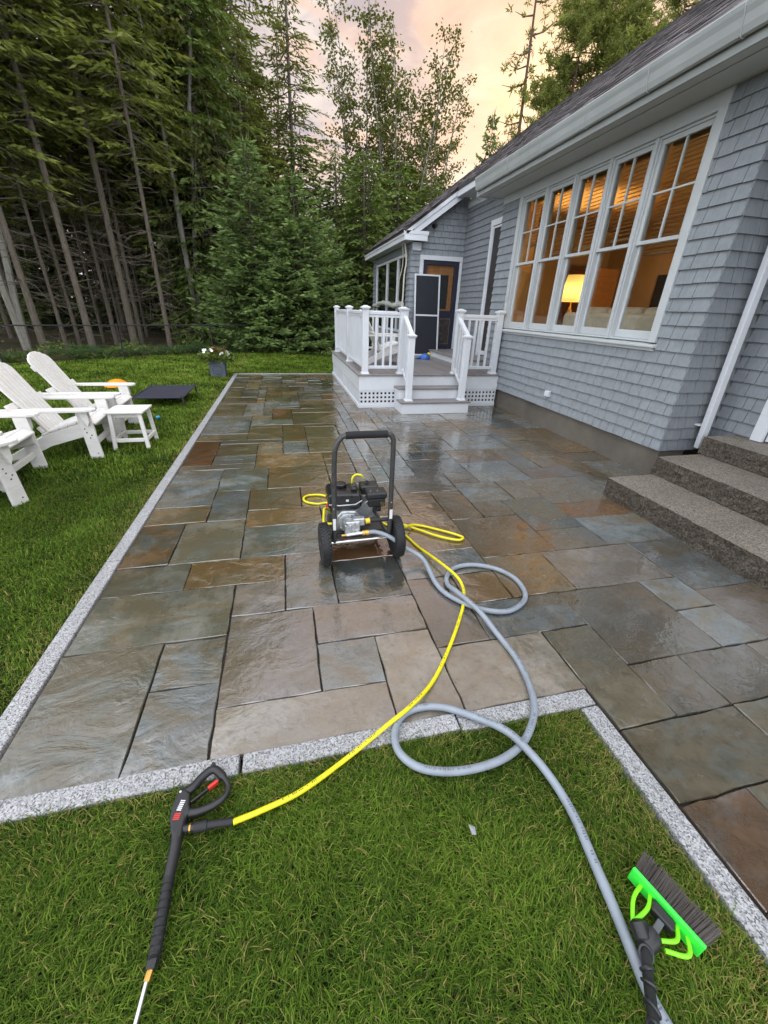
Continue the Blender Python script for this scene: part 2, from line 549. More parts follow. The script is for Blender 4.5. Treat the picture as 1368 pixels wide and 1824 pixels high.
# flagstone patio
patio = sheet([(-1.2, 1.07), (1.28, 1.07), (1.28, -3.0), (6.0, -3.0), (6.0, 3.0), (3.98, 3.4), (3.98, 11.34), (-1.2, 11.34)], -0.022).build('patio', m_joint, kind='structure')
STONES = "0,-1,3,4,gg 3,1,2,2,g 3,-1,2,2,g 5,0,3,4,p 5,-1,5,1,t 0,3,5,3,gg 0,6,3,2,gg 3,6,4,2,b 5,4,2,2,p 7,4,2,4,g 9,4,3,3,d 8,2,4,2,p 8,0,2,2,g 10,-1,2,3,t 12,-1,4,2,t 12,1,2,4,p 14,3,2,2,b 14,1,4,2,g 12,5,4,2,g 16,3,3,3,o 19,3,5,3,p 24,2,4,4,g 18,-1,4,4,bt 22,1,2,2,g 22,-1,2,2,g 24,-1,4,3,p 16,-3,2,4,gg 18,-3,2,2,bt 16,-5,4,2,gg 16,6,4,4,o 20,8,3,4,d 20,6,3,2,bt 23,6,5,3,g 23,9,5,2,r 23,11,5,4,bt 21,12,2,3,bt 18,10,2,2,bt 18,12,3,3,g 16,10,2,4,b 14,11,2,3,b 14,14,4,3,bt 18,15,2,2,o 20,15,4,4,g 24,15,4,2,r2 28,14,2,3,o 30,14,3,4,g 30,18,3,2,bt 26,17,3,4,b 24,17,2,5,bt 20,19,4,3,b 16,17,4,3,d 16,20,4,2,d 21,22,5,4,g 27,21,3,3,o 30,20,3,4,b 27,24,2,4,o 29,24,2,4,b 21,26,3,5,b 24,28,4,3,o 24,26,3,2,g 28,28,3,4,d 31,28,2,4,g 24,31,3,4,o 17,25,4,7,bt 18,22,3,3,g 16,22,2,3,o 18,32,6,3,g 0,8,2,4,gr 2,8,3,4,gg 0,12,3,2,o 0,14,3,4,g 0,18,3,2,g 0,21,2,6,r 2,23,3,3,o 2,21,3,1,g 3,16,3,4,lg 3,12,2,4,g 5,20,5,3,b 7,23,2,3,lg 6,16,4,4,b 5,13,3,3,o 5,11,4,2,b 5,8,4,3,lg 8,13,2,3,b 0,27,4,2,o 0,29,4,7,g 4,27,3,4,o 4,32,4,2,lg 7,26,2,5,b 9,23,3,4,o 9,27,3,4,o 8,32,5,5,o 6,34,2,5,r 4,34,2,2,o 3,36,2,6,g 0,36,3,6,o 5,40,4,3,lg 9,39,5,5,o 16,-13,2,3,o 18,-13,4,4,gg 22,-13,2,3,bt 24,-13,2,3,gg 26,-13,2,2,bt 26,-11,2,4,bt 16,-10,2,3,o 22,-10,2,4,bt 24,-10,2,2,bt 18,-9,2,4,gg 20,-9,2,3,bt 24,-8,2,2,bt 16,-7,2,2,r2 26,-7,2,4,bt 20,-6,5,3,gg 25,-6,1,3,gg 20,-3,3,2,bt 23,-3,3,2,bt 26,-3,2,2,bt 9,7,3,3,r 12,7,4,4,b 9,10,3,2,b 12,11,2,2,b 28,11,3,3,lg 31,11,2,3,o 9,12,3,1,o 10,13,4,3,bt 10,16,3,2,o 13,16,1,3,lg 14,17,2,4,g 10,18,2,2,r2 12,18,1,3,b 13,19,1,3,g 10,20,2,3,b 12,21,1,3,lg 14,21,2,3,o 2,22,3,1,lg 13,22,1,3,g 12,24,1,3,g 14,24,2,2,d 13,25,1,3,r 16,25,1,3,o 14,26,2,3,o 13,28,1,3,g 16,28,1,3,d 14,29,2,4,b 4,31,3,1,b 13,31,1,3,d 16,31,1,3,o 21,31,3,1,o 27,31,1,3,o 17,32,1,3,g 28,32,2,4,lg 30,32,2,2,g 32,32,1,3,o 14,33,2,4,b 16,34,1,3,g 27,34,1,3,bt 30,34,2,4,d 17,35,4,3,b 21,35,3,2,lg 24,35,3,4,bt 5,36,1,3,bt 28,36,2,2,r2 14,37,3,2,bt 23,37,1,3,g 27,37,1,3,r2 17,38,2,2,bt 19,38,2,2,bt 28,38,2,2,lg 30,38,2,2,lg 14,39,2,3,b 16,39,1,3,bt 24,39,3,1,o 0,42,4,4,r2 4,42,1,3,b 14,42,3,4,r 5,43,3,3,o 8,43,1,3,bt 9,44,3,3,d 12,44,2,3,r 4,45,1,3,o 0,46,2,3,b 2,46,2,4,bt 5,46,2,4,b 7,46,2,4,o 14,46,2,3,o 16,46,1,3,g 9,47,3,3,bt 12,47,2,3,o 4,48,1,3,lg 0,49,2,2,bt 14,49,2,2,bt 16,49,1,3,r 2,50,2,2,d 5,50,3,4,o 8,50,2,4,r2 10,50,4,4,g 0,51,2,2,o 4,51,1,3,o 14,51,2,2,o 2,52,2,4,o 16,52,1,3,d 0,53,2,2,b 14,53,2,3,b 4,54,3,4,r2 7,54,4,3,bt 11,54,2,2,o 13,54,1,3,b 0,55,2,4,bt 16,55,1,3,r 2,56,2,3,o 11,56,2,3,o 14,56,2,3,g 7,57,2,2,bt 9,57,2,4,o 13,57,1,3,g 4,58,3,2,d 16,58,1,3,g 0,59,3,3,bt 3,59,1,3,r 7,59,2,3,bt 11,59,2,4,g 14,59,2,2,o 4,60,3,2,o 13,60,1,3,o 9,61,2,3,o 0,62,2,4,o 2,62,2,3,b 4,62,3,3,lg 7,62,2,3,b 11,63,3,3,r 9,64,2,2,b 2,65,3,1,lg 0,20,5,1,bt 29,17,1,4,r2 5,23,2,3,o 26,21,1,5,g 2,26,5,1,bt 31,24,2,4,b 12,27,1,5,r2 7,31,5,1,b 13,34,1,5,g 8,37,5,2,b 32,35,1,5,bt 5,39,4,1,bt 21,37,2,3,r 16,61,1,5,b 5,65,4,1,o 14,61,2,5,o"
def stone_mesh(x0, x1, y0, y1, r):
    g = 0.0036
    x0 += g; x1 -= g; y0 += g; y1 -= g
    ring = []
    def side(ax, ay, bx, by, n):
        for k in range(n):
            f = k / n
            ring.append((ax + (bx - ax) * f, ay + (by - ay) * f))
    nxs = max(3, int((x1 - x0) / 0.07)); nys = max(3, int((y1 - y0) / 0.07))
    nxs = min(nxs, 7); nys = min(nys, 7)
    side(x0, y0, x1, y0, nxs); side(x1, y0, x1, y1, nys); side(x1, y1, x0, y1, nxs); side(x0, y1, x0, y0, nys)
    cx, cyy = (x0 + x1) / 2, (y0 + y1) / 2
    ring = [(x + r.uniform(-.004, .004), y + r.uniform(-.004, .004)) for x, y in ring]
    n = len(ring)
    tx, ty = r.uniform(-.003, .003), r.uniform(-.003, .003)
    h = r.uniform(-.0035, .002)
    b = MB()
    top = []; edge = []; bot = []
    for x, y in ring:
        dx, dy = cx - x, cyy - y
        L = math.hypot(dx, dy); q = r.uniform(0.0018, 0.0045)
        zt = h + tx * (x - cx) / 0.3 + ty * (y - cyy) / 0.3
        top.append((x + dx / L * q, y + dy / L * q, zt)); edge.append((x, y, zt - r.uniform(.003, .006))); bot.append((x, y, -0.04))
    vs = top + edge + bot
    fs = [tuple(range(n))]
    for i in range(n):
        j = (i + 1) % n
        fs.append((i, n + i, n + j, j)); fs.append((n + i, 2 * n + i, 2 * n + j, n + j))
    return b.add(vs, fs)
sr = random.Random(3)
for s in STONES.split():
    a, c, w_, h_, k = s.split(',')
    a, c, w_, h_ = int(a), int(c), int(w_), int(h_)
    x0, x1 = -1.19 + .156 * a, -1.19 + .156 * (a + w_)
    y0, y1 = 1.31 + .152 * c, 1.31 + .152 * (c + h_)
    if a < 16 and y0 < 1.2: y0 = 1.072
    x1 = min(x1, 3.962)
    stone_mesh(x0, x1, y0, y1, sr).build('flagstone', STONE[k], patio)

# granite edging
curb = empty('granite_edging', (0, 1.0, 0), label='thin speckled light grey granite edging strip around the flagstone patio', cat='edging')
def curb_piece(x0, x1, y0, y1):
    MB().box(x0, x1, y0, y1, -0.12, 0.008).build('granite_strip', m_curb, curb, bevel=0.006)
for a, b in ((1.083, 2.632), (2.640, 4.55), (4.558, 6.50), (6.508, 8.42), (8.428, 10.2), (10.208, 11.40)):
    curb_piece(-1.286, -1.197, a, b)
curb_piece(-2.2, -1.3, 1.0, 1.077)
curb_piece(-1.292, -0.288, 0.998, 1.077)
curb_piece(-0.274, 0.62, 0.996, 1.075)
curb_piece(0.628, 1.288, 0.985, 1.068)
curb_piece(1.203, 1.288, -0.30, 0.978)
curb_piece(1.203, 1.288, -1.8, -0.308)
curb_piece(-1.19, 0.3, 11.345, 11.42)
curb_piece(0.308, 1.9, 11.345, 11.42)

# granite steps on the right
steps = empty('granite_steps', (3.6, 2.0, 0), label='three rough-split granite slab steps beside the grey shingled house', cat='steps')
def rough_slab(x0, x1, y0, y1, z0, z1, seed, parent):
    r = random.Random(seed); b = MB()
    def grid(fn, nu, nv, mi):
        b.cur = mi
        vs = [fn(i / nu, j / nv) for j in range(nv + 1) for i in range(nu + 1)]
        b.add(vs, [(j * (nu + 1) + i, j * (nu + 1) + i + 1, (j + 1) * (nu + 1) + i + 1, (j + 1) * (nu + 1) + i) for j in range(nv) for i in range(nu)])
    ny = int((y1 - y0) / 0.05); nz = 5
    ed = [x0 + r.uniform(-.006, .006) for _ in range(ny + 1)]
    # front split face (towards -x)
    disp = [[r.uniform(-.008, .009) for _ in range(ny + 1)] for _ in range(nz + 1)]
    def front(u, v):
        i = round(u * ny); j = round(v * nz)
        d = ed[i] if j == nz else x0 + disp[j][i]
        return (d, y1 + (y0 - y1) * u, z0 + (z1 - z0) * v + (0 if j in (0, nz) else r.uniform(-.008, .008)))
    def fr2(u, v): return front(u, v)
    cache = {}
    def fc(u, v):
        k = (round(u * ny), round(v * nz))
        if k not in cache: cache[k] = front(u, v)
        return cache[k]
    grid(fc, ny, nz, 1)
    def topf(u, v):
        i = round(u * ny)
        x = ed[i] + (x1 - ed[i]) * v
        return (x, y1 + (y0 - y1) * u, z1 - (0.0 if v > 0.02 else 0.004))
    grid(topf, ny, 4, 0)
    nxx = int((x1 - x0) / 0.06)
    ends = [[r.uniform(-.006, .006) for _ in range(nxx + 1)] for _ in range(nz + 1)]
    def endf(u, v):
        i = round(u * nxx); j = round(v * nz)
        y = y1 + (0 if j == nz or i == 0 else ends[j][i])
        x = x1 + (x0 - x1) * (1 - u) if False else x0 + (x1 - x0) * (1 - u)
        if i == nxx: return fc(0, v)
        if j == nz: return (x, y1, z1)
        return (x, y, z0 + (z1 - z0) * v)
    grid(endf, nxx, nz, 1)
    b.cur = 1
    b.add([(x0, y0, z0), (x1, y0, z0), (x1, y0, z1), (x0, y0, z1), (x1, y1, z0), (x1, y1, z1)], [(0, 1, 2, 3), (1, 4, 5, 2)])
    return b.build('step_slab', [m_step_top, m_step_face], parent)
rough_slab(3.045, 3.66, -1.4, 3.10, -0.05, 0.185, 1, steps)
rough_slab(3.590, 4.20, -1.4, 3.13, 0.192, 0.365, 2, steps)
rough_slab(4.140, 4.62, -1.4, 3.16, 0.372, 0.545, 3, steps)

# ------------------------------------------------------------------ house
def shingle_mat():
    t = NT('shingle_paint'); v = t.shift(t.obj())
    n = t.noise(t.mapping(v, (9, 9, 0.8)), 6, 5, 0.6)
    at = t.attr('tint').outputs['Fac']
    col = t.mix(t.rng(n, 0.3, 0.7), (0.215, 0.238, 0.262), (0.285, 0.308, 0.330))
    col = t.mix(1.0, col, t.grey(0.78, 1.16), 'MULTIPLY')
    pn = t.noise(t.pos(), 7.0, 4, .6); col = t.mix(t.rng(pn, .4, .7, 0, .4), col, (0.185, 0.20, 0.212))
    p2 = t.noise(t.mapping(t.pos(), (5, 5, .7)), 2.2, 5, .65); col = t.mix(t.rng(p2, .52, .72, 0, .35), col, (0.32, 0.335, 0.335))
    b = t.bump(t.noise(t.mapping(v, (60, 60, 3)), 3, 3), 0.25, 0.004)
    return t.done(col, 0.62, b, 0, 0.35)
m_shingle = shingle_mat()
def roof_mat():
    t = NT('asphalt_shingle'); v = t.obj()
    at = t.attr('tint').outputs['Fac']
    col = t.mix(at, (0.045, 0.041, 0.044), (0.270, 0.250, 0.258))
    n = t.noise(v, 130, 3, 0.7)
    col = t.mix(t.rng(n, 0.35, 0.7, 0, 0.5), col, (0.09, 0.07, 0.065))
    return t.done(col, 0.9, t.bump(n, 0.6, 0.004), 0, 0.2)
m_roof = roof_mat()
m_roofdeck = simple('roof_deck', (0.06, 0.05, 0.05), 0.9, rand=0)
m_navy = simple('navy_door_paint', (0.020, 0.022, 0.042), 0.4, 0.15, 5, rand=0)
m_wood = simple('orange_wood', (0.42, 0.16, 0.045), 0.45, 0.25, 5, 0.1, 60, rand=0, streak=(1, 1, 8))
m_deckgrey = simple('deck_composite', (0.215, 0.195, 0.190), 0.42, 0.16, 4, 0.25, 90, rand=0.12, streak=(8, 0.5, 8), dirt=((0.12, 0.105, 0.095), 0.5))
def screen_mat():
    t = NT('insect_screen'); v = t.obj()
    n = t.noise(v, 4, 3)
    col = t.mix(n, (0.010, 0.012, 0.020), (0.020, 0.022, 0.032))
    t.b.inputs['Alpha'].default_value = 0.90
    return t.done(col, 0.55, t.bump(t.noise(v, 400, 2), 0.2, 0.001))
m_screen = screen_mat()
def glass_mat():
    t = NT('window_glass'); v = t.shift(t.obj())
    t.t.nodes.remove(t.b)
    tr = t.n('ShaderNodeBsdfTransparent'); tr.inputs[0].default_value = (0.90, 0.92, 0.90, 1)
    gl = t.n('ShaderNodeBsdfGlossy'); gl.inputs['Roughness'].default_value = 0.02
    nb = t.bump(t.noise(v, 2.2, 3), 0.05, 0.01)
    t.l(nb, gl.inputs['Normal'])
    fr = t.n('ShaderNodeFresnel'); fr.inputs[0].default_value = 1.65
    mx = t.n('ShaderNodeMixShader')
    ge = t.n('ShaderNodeNewGeometry')
    t.l(t.math('MULTIPLY', fr.outputs[0], t.math('SUBTRACT', 1.0, ge.outputs['Backfacing']), clamp=True), mx.inputs[0]); t.l(tr.outputs[0], mx.inputs[1]); t.l(gl.outputs[0], mx.inputs[2])
    t.l(mx.outputs[0], t.t.nodes['Material Output'].inputs[0])
    return t.m
m_glass = glass_mat()
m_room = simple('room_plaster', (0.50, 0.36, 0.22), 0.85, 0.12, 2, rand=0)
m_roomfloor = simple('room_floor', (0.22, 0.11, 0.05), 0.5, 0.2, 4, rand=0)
m_blind = simple('wood_blind', (0.30, 0.145, 0.060), 0.5, 0.2, 8, rand=0.1, streak=(1, 0.2, 6))
m_cloth = simple('white_upholstery', (0.62, 0.52, 0.40), 0.9, 0.1, 10, 0.4, 200, rand=0)

house = empty('house', (5.0, 6.0, 0), label='grey shingled house with white trim, dark roof and lit windows', cat='house')
def hp(mb, name, mat, parent=None, **k):
    return mb.build(name, mat, parent or house, **k)

XW, ZB, ZT = 3.93, 0.32, 3.405
ROOF = lambda x: 1.26 + 0.70 * x

# foundation and wall cores
hp(MB().box(3.955, 4.3, 3.44, 7.94, -0.2, 0.40), 'foundation', m_concrete, bevel=0.01)
hp(MB().box(4.40, 4.7, 7.95, 10.72, -0.2, 0.30), 'foundation', m_concrete)
w_main = hp(MB().box(3.93, 4.05, 3.43, 3.90, 0.33, 3.42).box(3.93, 4.05, 7.335, 7.93, 0.33, 3.42).box(3.93, 4.05, 3.90, 7.335, 0.33, 1.36).box(3.93, 4.05, 3.90, 7.335, 3.30, 3.42), 'window_wall', m_shingle)
w_end = hp(MB().box(4.052, 4.55, 3.43, 3.50, 0.33, 3.42), 'end_wall', m_shingle)
w_right = hp(MB().box(4.552, 4.66, 2.90, 3.50, 0.35, 3.42).box(4.552, 4.66, -3, 2.0, 0.35, 3.42).box(4.552, 4.66, 2.0, 2.90, 2.66, 3.42), 'recessed_wall', m_shingle)
w_far = hp(MB().box(4.41, 4.52, 7.94, 8.46, 0.30, 3.90).box(4.41, 4.52, 9.22, 10.73, 0.30, 3.90).box(4.41, 4.52, 8.46, 9.22, 3.22, 3.90), 'side_door_wall', m_shingle)
gy = 10.72
w_gable = hp(MB().prism([(3.08, 0.3), (3.40, 0.3), (3.40, 2.70), (4.33, 2.70), (4.33, 0.3), (4.41, 0.3), (4.41, 4.2), (3.08, 3.28)], lambda p, q, k: (p, gy + 0.1 * k, q)), 'gable_wall', m_shingle)
w_porch = hp(MB().box(3.09, 3.18, 10.83, 11.0, 0.2, 3.06).box(3.09, 3.18, 14.70, 15.05, 0.2, 3.06).box(3.09, 3.18, 11.0, 14.70, 0.2, 1.05).box(3.09, 3.18, 11.0, 14.70, 2.86, 3.06), 'porch_wall', m_shingle)
hp(MB().box(3.19, 8.0, 15.0, 15.1, 0.2, 3.3), 'porch_wall', m_shingle)

# --- cedar shingles: each a piece of its own near the camera
def shingle_unit():
    return ([(-.5, -.004, 1), (.5, -.004, 1), (.5, -.027, 0), (-.5, -.027, 0), (-.5, 0, 1), (.5, 0, 1), (.5, 0, 0), (-.5, 0, 0)],
            [(0, 3, 2, 1), (3, 7, 6, 2), (1, 2, 6, 5), (0, 4, 7, 3), (0, 1, 5, 4)])
SH_V, SH_F = shingle_unit()
sh_mesh = bpy.data.meshes.new('shingle'); sh_mesh.from_pydata(SH_V, [], SH_F); sh_mesh.materials.append(m_shingle)
shingles = []      # (distance, wall object, centre, rotation, width, height)
def shingle_wall(parent, fixed, axis, a0, a1, z0, z1, holes=(), top=None, e=0.1234, seed=1):
    """axis 'y': wall faces -x at x = fixed, runs along y; axis 'x': faces -y at y = fixed"""
    r = random.Random(seed); z = z0; row = 0
    while z < z1 - 0.02:
        h = min(e, z1 - z)
        u = a0
        while u < a1 - 1e-4:
            w = r.choice((0.10, 0.13, 0.15, 0.18, 0.21, 0.24)) + r.uniform(-.012, .012)
            if a1 - (u + w) < 0.06: w = a1 - u
            segs = [(u, u + w)]
            zm = z + h / 2
            for h0, h1, g0, g1 in holes:
                if g0 < zm < g1:
                    ns = []
                    for p, q in segs:
                        if q <= h0 or p >= h1: ns.append((p, q)); continue
                        if p < h0: ns.append((p, h0))
                        if q > h1: ns.append((h1, q))
                    segs = ns
            for p, q in segs:
                if q - p < 0.015: continue
                c = (p + q) / 2
                if top and z + h * 0.6 > top(c): continue
                drop = r.uniform(-.003, .003)
                if axis == 'y': pos = Vector((fixed, c, z + drop)); rot = -math.pi / 2
                else: pos = Vector((c, fixed, z + drop)); rot = 0.0
                shingles.append(((pos - cam.location).length, parent, pos, rot, q - p - 0.0065, h + 0.006))
            u += w
        z += e; row += 1
shingle_wall(w_main, 3.93, 'y', 3.412, 7.925, ZB, ZT, [(3.89, 7.348, 1.305, 3.5), (3.89, 8.0, 3.285, 3.5)], seed=1)
shingle_wall(w_end, 3.43, 'x', 3.912, 4.54, ZB, ZT, seed=2)
shingle_wall(w_right, 4.552, 'y', -0.5, 3.41, ZB + 0.1234 * 2, ZT, [(1.9, 3.0, 0.4, 2.76)], seed=3)
shingle_wall(w_far, 4.41, 'y', 7.93, 10.70, ZB + 0.1234 * 2, 3.74, [(8.36, 9.31, 0.6, 3.31)], seed=4)
shingle_wall(w_gable, gy, 'x', 3.08, 4.40, ZB + 0.1234, 4.1, [(3.31, 4.42, 0.3, 2.785)], top=lambda x: ROOF(x) - 0.16, seed=5)
shingle_wall(w_porch, 3.09, 'y', 10.705, 11.0, ZB + 0.1234, 3.0, seed=6)
shingle_wall(w_porch, 3.09, 'y', 14.70, 15.05, ZB + 0.1234, 3.0, seed=7)
shingle_wall(w_porch, 3.09, 'y', 11.0, 14.7, ZB + 0.1234, 1.0, seed=8)
shingles.sort(key=lambda s: s[0])
rest = {}
for i, (d, par, pos, rot, w_, h_) in enumerate(shingles):
    if i < 300:
        o = bpy.data.objects.new('shingle', sh_mesh); COL.objects.link(o)
        o.parent = par; o.location = pos - WL(par); o.rotation_euler = (0, 0, rot); o.scale = (w_, 1, h_)
    else:
        b = rest.setdefault(par.name, (par, MB()))[1]
        cz, sz = math.cos(rot), math.sin(rot)
        b.add([(pos.x + cz * x * w_ - sz * y, pos.y + sz * x * w_ + cz * y, pos.z + z * h_) for x, y, z in SH_V], SH_F)
for par, b in rest.values():
    b.build('shingle_field', m_shingle, par, kind='stuff')

# --- main roof: one plane, three eaves
roof = empty('roof', (6, 6, 3.3), house)
T = 0.07
RID = 8.60
def roof_slab(x0, y0, y1):
    z0, z1 = ROOF(x0), ROOF(RID)
    return hp(MB().hexa([(x0, y0, z0 - T), (RID, y0, z1 - T), (RID, y1, z1 - T), (x0, y1, z0 - T)], [(x0, y0, z0), (RID, y0, z1), (RID, y1, z1), (x0, y1, z0)]), 'roof_deck', m_roofdeck, roof)
roof_slab(3.43, -4, 8.12); roof_slab(3.98, 8.122, 10.40); roof_slab(2.80, 10.402, 15.25)
hp(MB().hexa([(RID + .002, -4, ROOF(RID) - T), (14, -4, 3.4), (14, 15.25, 3.4), (RID + .002, 15.25, ROOF(RID) - T)], [(RID + .002, -4, ROOF(RID)), (14, -4, 3.47), (14, 15.25, 3.47), (RID + .002, 15.25, ROOF(RID))]), 'roof_deck', m_roofdeck, roof)
hp(MB().box(8.0, 13.6, -3.6, 15, 0.0, 3.5), 'back_wall', m_shingle)
rr = random.Random(9)
tabs = MB(); tints = []
ux, uz = 1 / math.hypot(1, .7), .7 / math.hypot(1, .7)      # up the slope
nxn, nzn = -uz, ux
s_step = 0.128
for k in range(int((RID - 2.78) / ux / s_step)):
    xa = 2.775 + k * s_step * ux
    y = -1.0 + rr.uniform(-.2, 0)
    while y < 15.26:
        w_ = rr.uniform(0.12, 0.34)
        ye = min(y + w_, 15.27)
        ym = (y + ye) / 2
        lim = 3.405 if ym < 8.12 else (3.955 if ym < 10.40 else 2.775)
        if xa >= lim - 0.01 and ye - y > 0.02:
            h = rr.choice((0.007, 0.009, 0.013))
            xb = min(xa + s_step * 1.25 * ux, RID + 0.02)
            A = (xa + nxn * h, ROOF(xa) + nzn * h); Bp = (xb + nxn * 0.004, ROOF(xb) + nzn * 0.004); Cc = (xa, ROOF(xa) - 0.002)
            tabs.add([(A[0], y, A[1]), (Bp[0], y, Bp[1]), (Bp[0], ye, Bp[1]), (A[0], ye, A[1]), (Cc[0], y, Cc[1]), (Cc[0], ye, Cc[1])],
                     [(0, 1, 2, 3), (0, 3, 5, 4), (0, 4, 1), (3, 2, 5)])
            tints += [rr.choice((0.05, 0.2, 0.35, 0.5, 0.75, 1.0)) * rr.uniform(.7, 1)] * 6
        y = ye + 0.002
to = tabs.build('roof_shingles', m_roof, roof, kind='stuff')
ta = to.data.attributes.new('tint', 'FLOAT', 'POINT'); ta.data.foreach_set('value', tints)

# eaves of the bump-out: soffit, fascia, gutter with hangers
hp(MB().box(3.475, 3.93, -3.9, 8.08, 3.405, 3.43), 'soffit', m_soffit)
hp(MB().box(3.455, 3.474, -3.9, 8.10, 3.390, 3.60), 'fascia', m_gutter, bevel=0.003)
hp(MB().box(3.475, 3.93, 8.081, 8.10, 3.39, 3.66), 'fascia', m_white)
hp(MB().hexa([(3.476, 8.101, 3.61), (4.0, 8.101, 3.93), (4.0, 8.118, 3.93), (3.476, 8.118, 3.61)], [(3.476, 8.101, 3.63), (4.0, 8.101, 3.99), (4.0, 8.118, 3.99), (3.476, 8.118, 3.63)]), 'rake_board', m_white)
hp(MB().prism([(3.60, 3.405), (3.60, 3.398), (3.86, 3.398), (3.86, 3.405)], lambda p, q, k: (p, -3.8 + 11.8 * k, q)), 'soffit_vent', m_soffit)
gp = [(3.453, 3.615), (3.449, 3.53), (3.444, 3.515), (3.425, 3.508), (3.404, 3.515), (3.391, 3.545), (3.384, 3.585), (3.371, 3.610), (3.366, 3.630), (3.372, 3.638), (3.378, 3.630), (3.381, 3.612), (3.394, 3.585), (3.400, 3.55), (3.410, 3.525), (3.425, 3.518), (3.438, 3.524), (3.443, 3.54), (3.447, 3.615)]
gp = [(x, 3.638 - (3.638 - z) * 1.45) for x, z in gp]
gut = hp(MB().prism(gp, lambda p, q, k: (p, -3.9 + 11.93 * k, q)), 'gutter', m_gutter)
hp(MB().prism(gp[:9] + [(3.378, 3.625), (3.45, 3.60)], lambda p, q, k: (p, 8.03 + 0.006 * k, q)), 'gutter_end_cap', m_gutter, gut)
for i in range(9):
    yb = 0.9 + i * 0.86
    MB().tube([(x_, yb, 3.638 - (3.638 - z_) * 1.45) for x_, z_ in ((3.368, 3.634), (3.366, 3.612), (3.379, 3.585), (3.386, 3.545), (3.400, 3.512), (3.425, 3.504), (3.446, 3.512))], 0.0042, 8).build('gutter_hanger', m_gutter, gut, smooth=True)
    if i < 6:
        MB().box(3.3905, 3.4095, 1.6 + i * 1.9, 1.604 + i * 1.9, 3.455, 3.459).build('gutter_seam', m_gutter, gut)
# recessed eave
hp(MB().box(4.0, 4.41, 8.123, 10.40, 3.885, 3.90), 'soffit', m_soffit)
hp(MB().box(3.985, 3.999, 8.123, 10.40, 3.87, 4.0), 'fascia', m_white)
hp(MB().box(4.385, 4.409, 7.94, 10.70, 3.74, 3.884), 'frieze', m_white, bevel=0.003)
# porch eave with return and rake boards
hp(MB().box(2.845, 3.09, 10.43, 15.2, 3.03, 3.045), 'soffit', m_soffit)
hp(MB().box(2.822, 2.844, 10.40, 15.22, 3.015, 3.16), 'fascia', m_white, bevel=0.003)
hp(MB().box(2.805, 2.821, 10.40, 15.24, 3.11, 3.19), 'fascia', m_white, bevel=0.003)
ret = hp(MB().box(2.845, 3.37, 10.43, 10.70, 3.046, 3.13), 'eave_return', m_white, bevel=0.004)
hp(MB().box(2.825, 3.395, 10.405, 10.70, 3.131, 3.205), 'eave_return_cap', m_white, ret, bevel=0.006)
hp(MB().box(2.845, 3.37, 10.409, 10.43, 3.02, 3.128), 'eave_return_board', m_white, ret, bevel=0.003)
hp(MB().box(3.105, 3.315, 10.655, 10.70, 2.86, 3.02), 'pilaster_cap', m_white, bevel=0.004)
def rake(x0, x1, y0, y1, d0, d1):
    return MB().hexa([(x0, y0, ROOF(x0) - d1), (x1, y0, ROOF(x1) - d1), (x1, y1, ROOF(x1) - d1), (x0, y1, ROOF(x0) - d1)], [(x0, y0, ROOF(x0) - d0), (x1, y0, ROOF(x1) - d0), (x1, y1, ROOF(x1) - d0), (x0, y1, ROOF(x0) - d0)])
hp(rake(2.86, 6.0, 10.405, 10.43, 0.072, 0.155), 'rake_board', m_white, bevel=0.003)
hp(rake(3.05, 6.0, 10.432, 10.70, 0.08, 0.29), 'rake_board', m_white, bevel=0.003)
hp(MB().box(3.905, 3.929, 3.89, 7.94, 3.285, 3.404), 'frieze', m_trim, bevel=0.003)

# --- five double-hung windows side by side
win_bank = empty('window_bank', (3.93, 5.6, 1.3), house)
def wp(mb, name, mat=None, parent=None, **k):
    return mb.build(name, mat or m_trim, parent or win_bank, **k)
wp(MB().box(3.893, 3.945, 3.890, 3.985, 1.375, 3.284), 'casing', bevel=0.004)
wp(MB().box(3.893, 3.945, 7.255, 7.348, 1.375, 3.284), 'casing', bevel=0.004)
wp(MB().box(3.889, 3.99, 3.985, 7.255, 3.262, 3.284), 'head_casing', bevel=0.004)
sill = wp(MB().hexa([(3.862, 3.865, 1.325), (4.0, 3.865, 1.325), (4.0, 7.372, 1.325), (3.862, 7.372, 1.325)], [(3.862, 3.865, 1.352), (4.0, 3.865, 1.374), (4.0, 7.372, 1.374), (3.862, 7.372, 1.352)]), 'sill', bevel=0.004)
wp(MB().box(3.897, 3.928, 3.890, 7.348, 1.292, 1.324), 'apron', parent=sill, bevel=0.003)
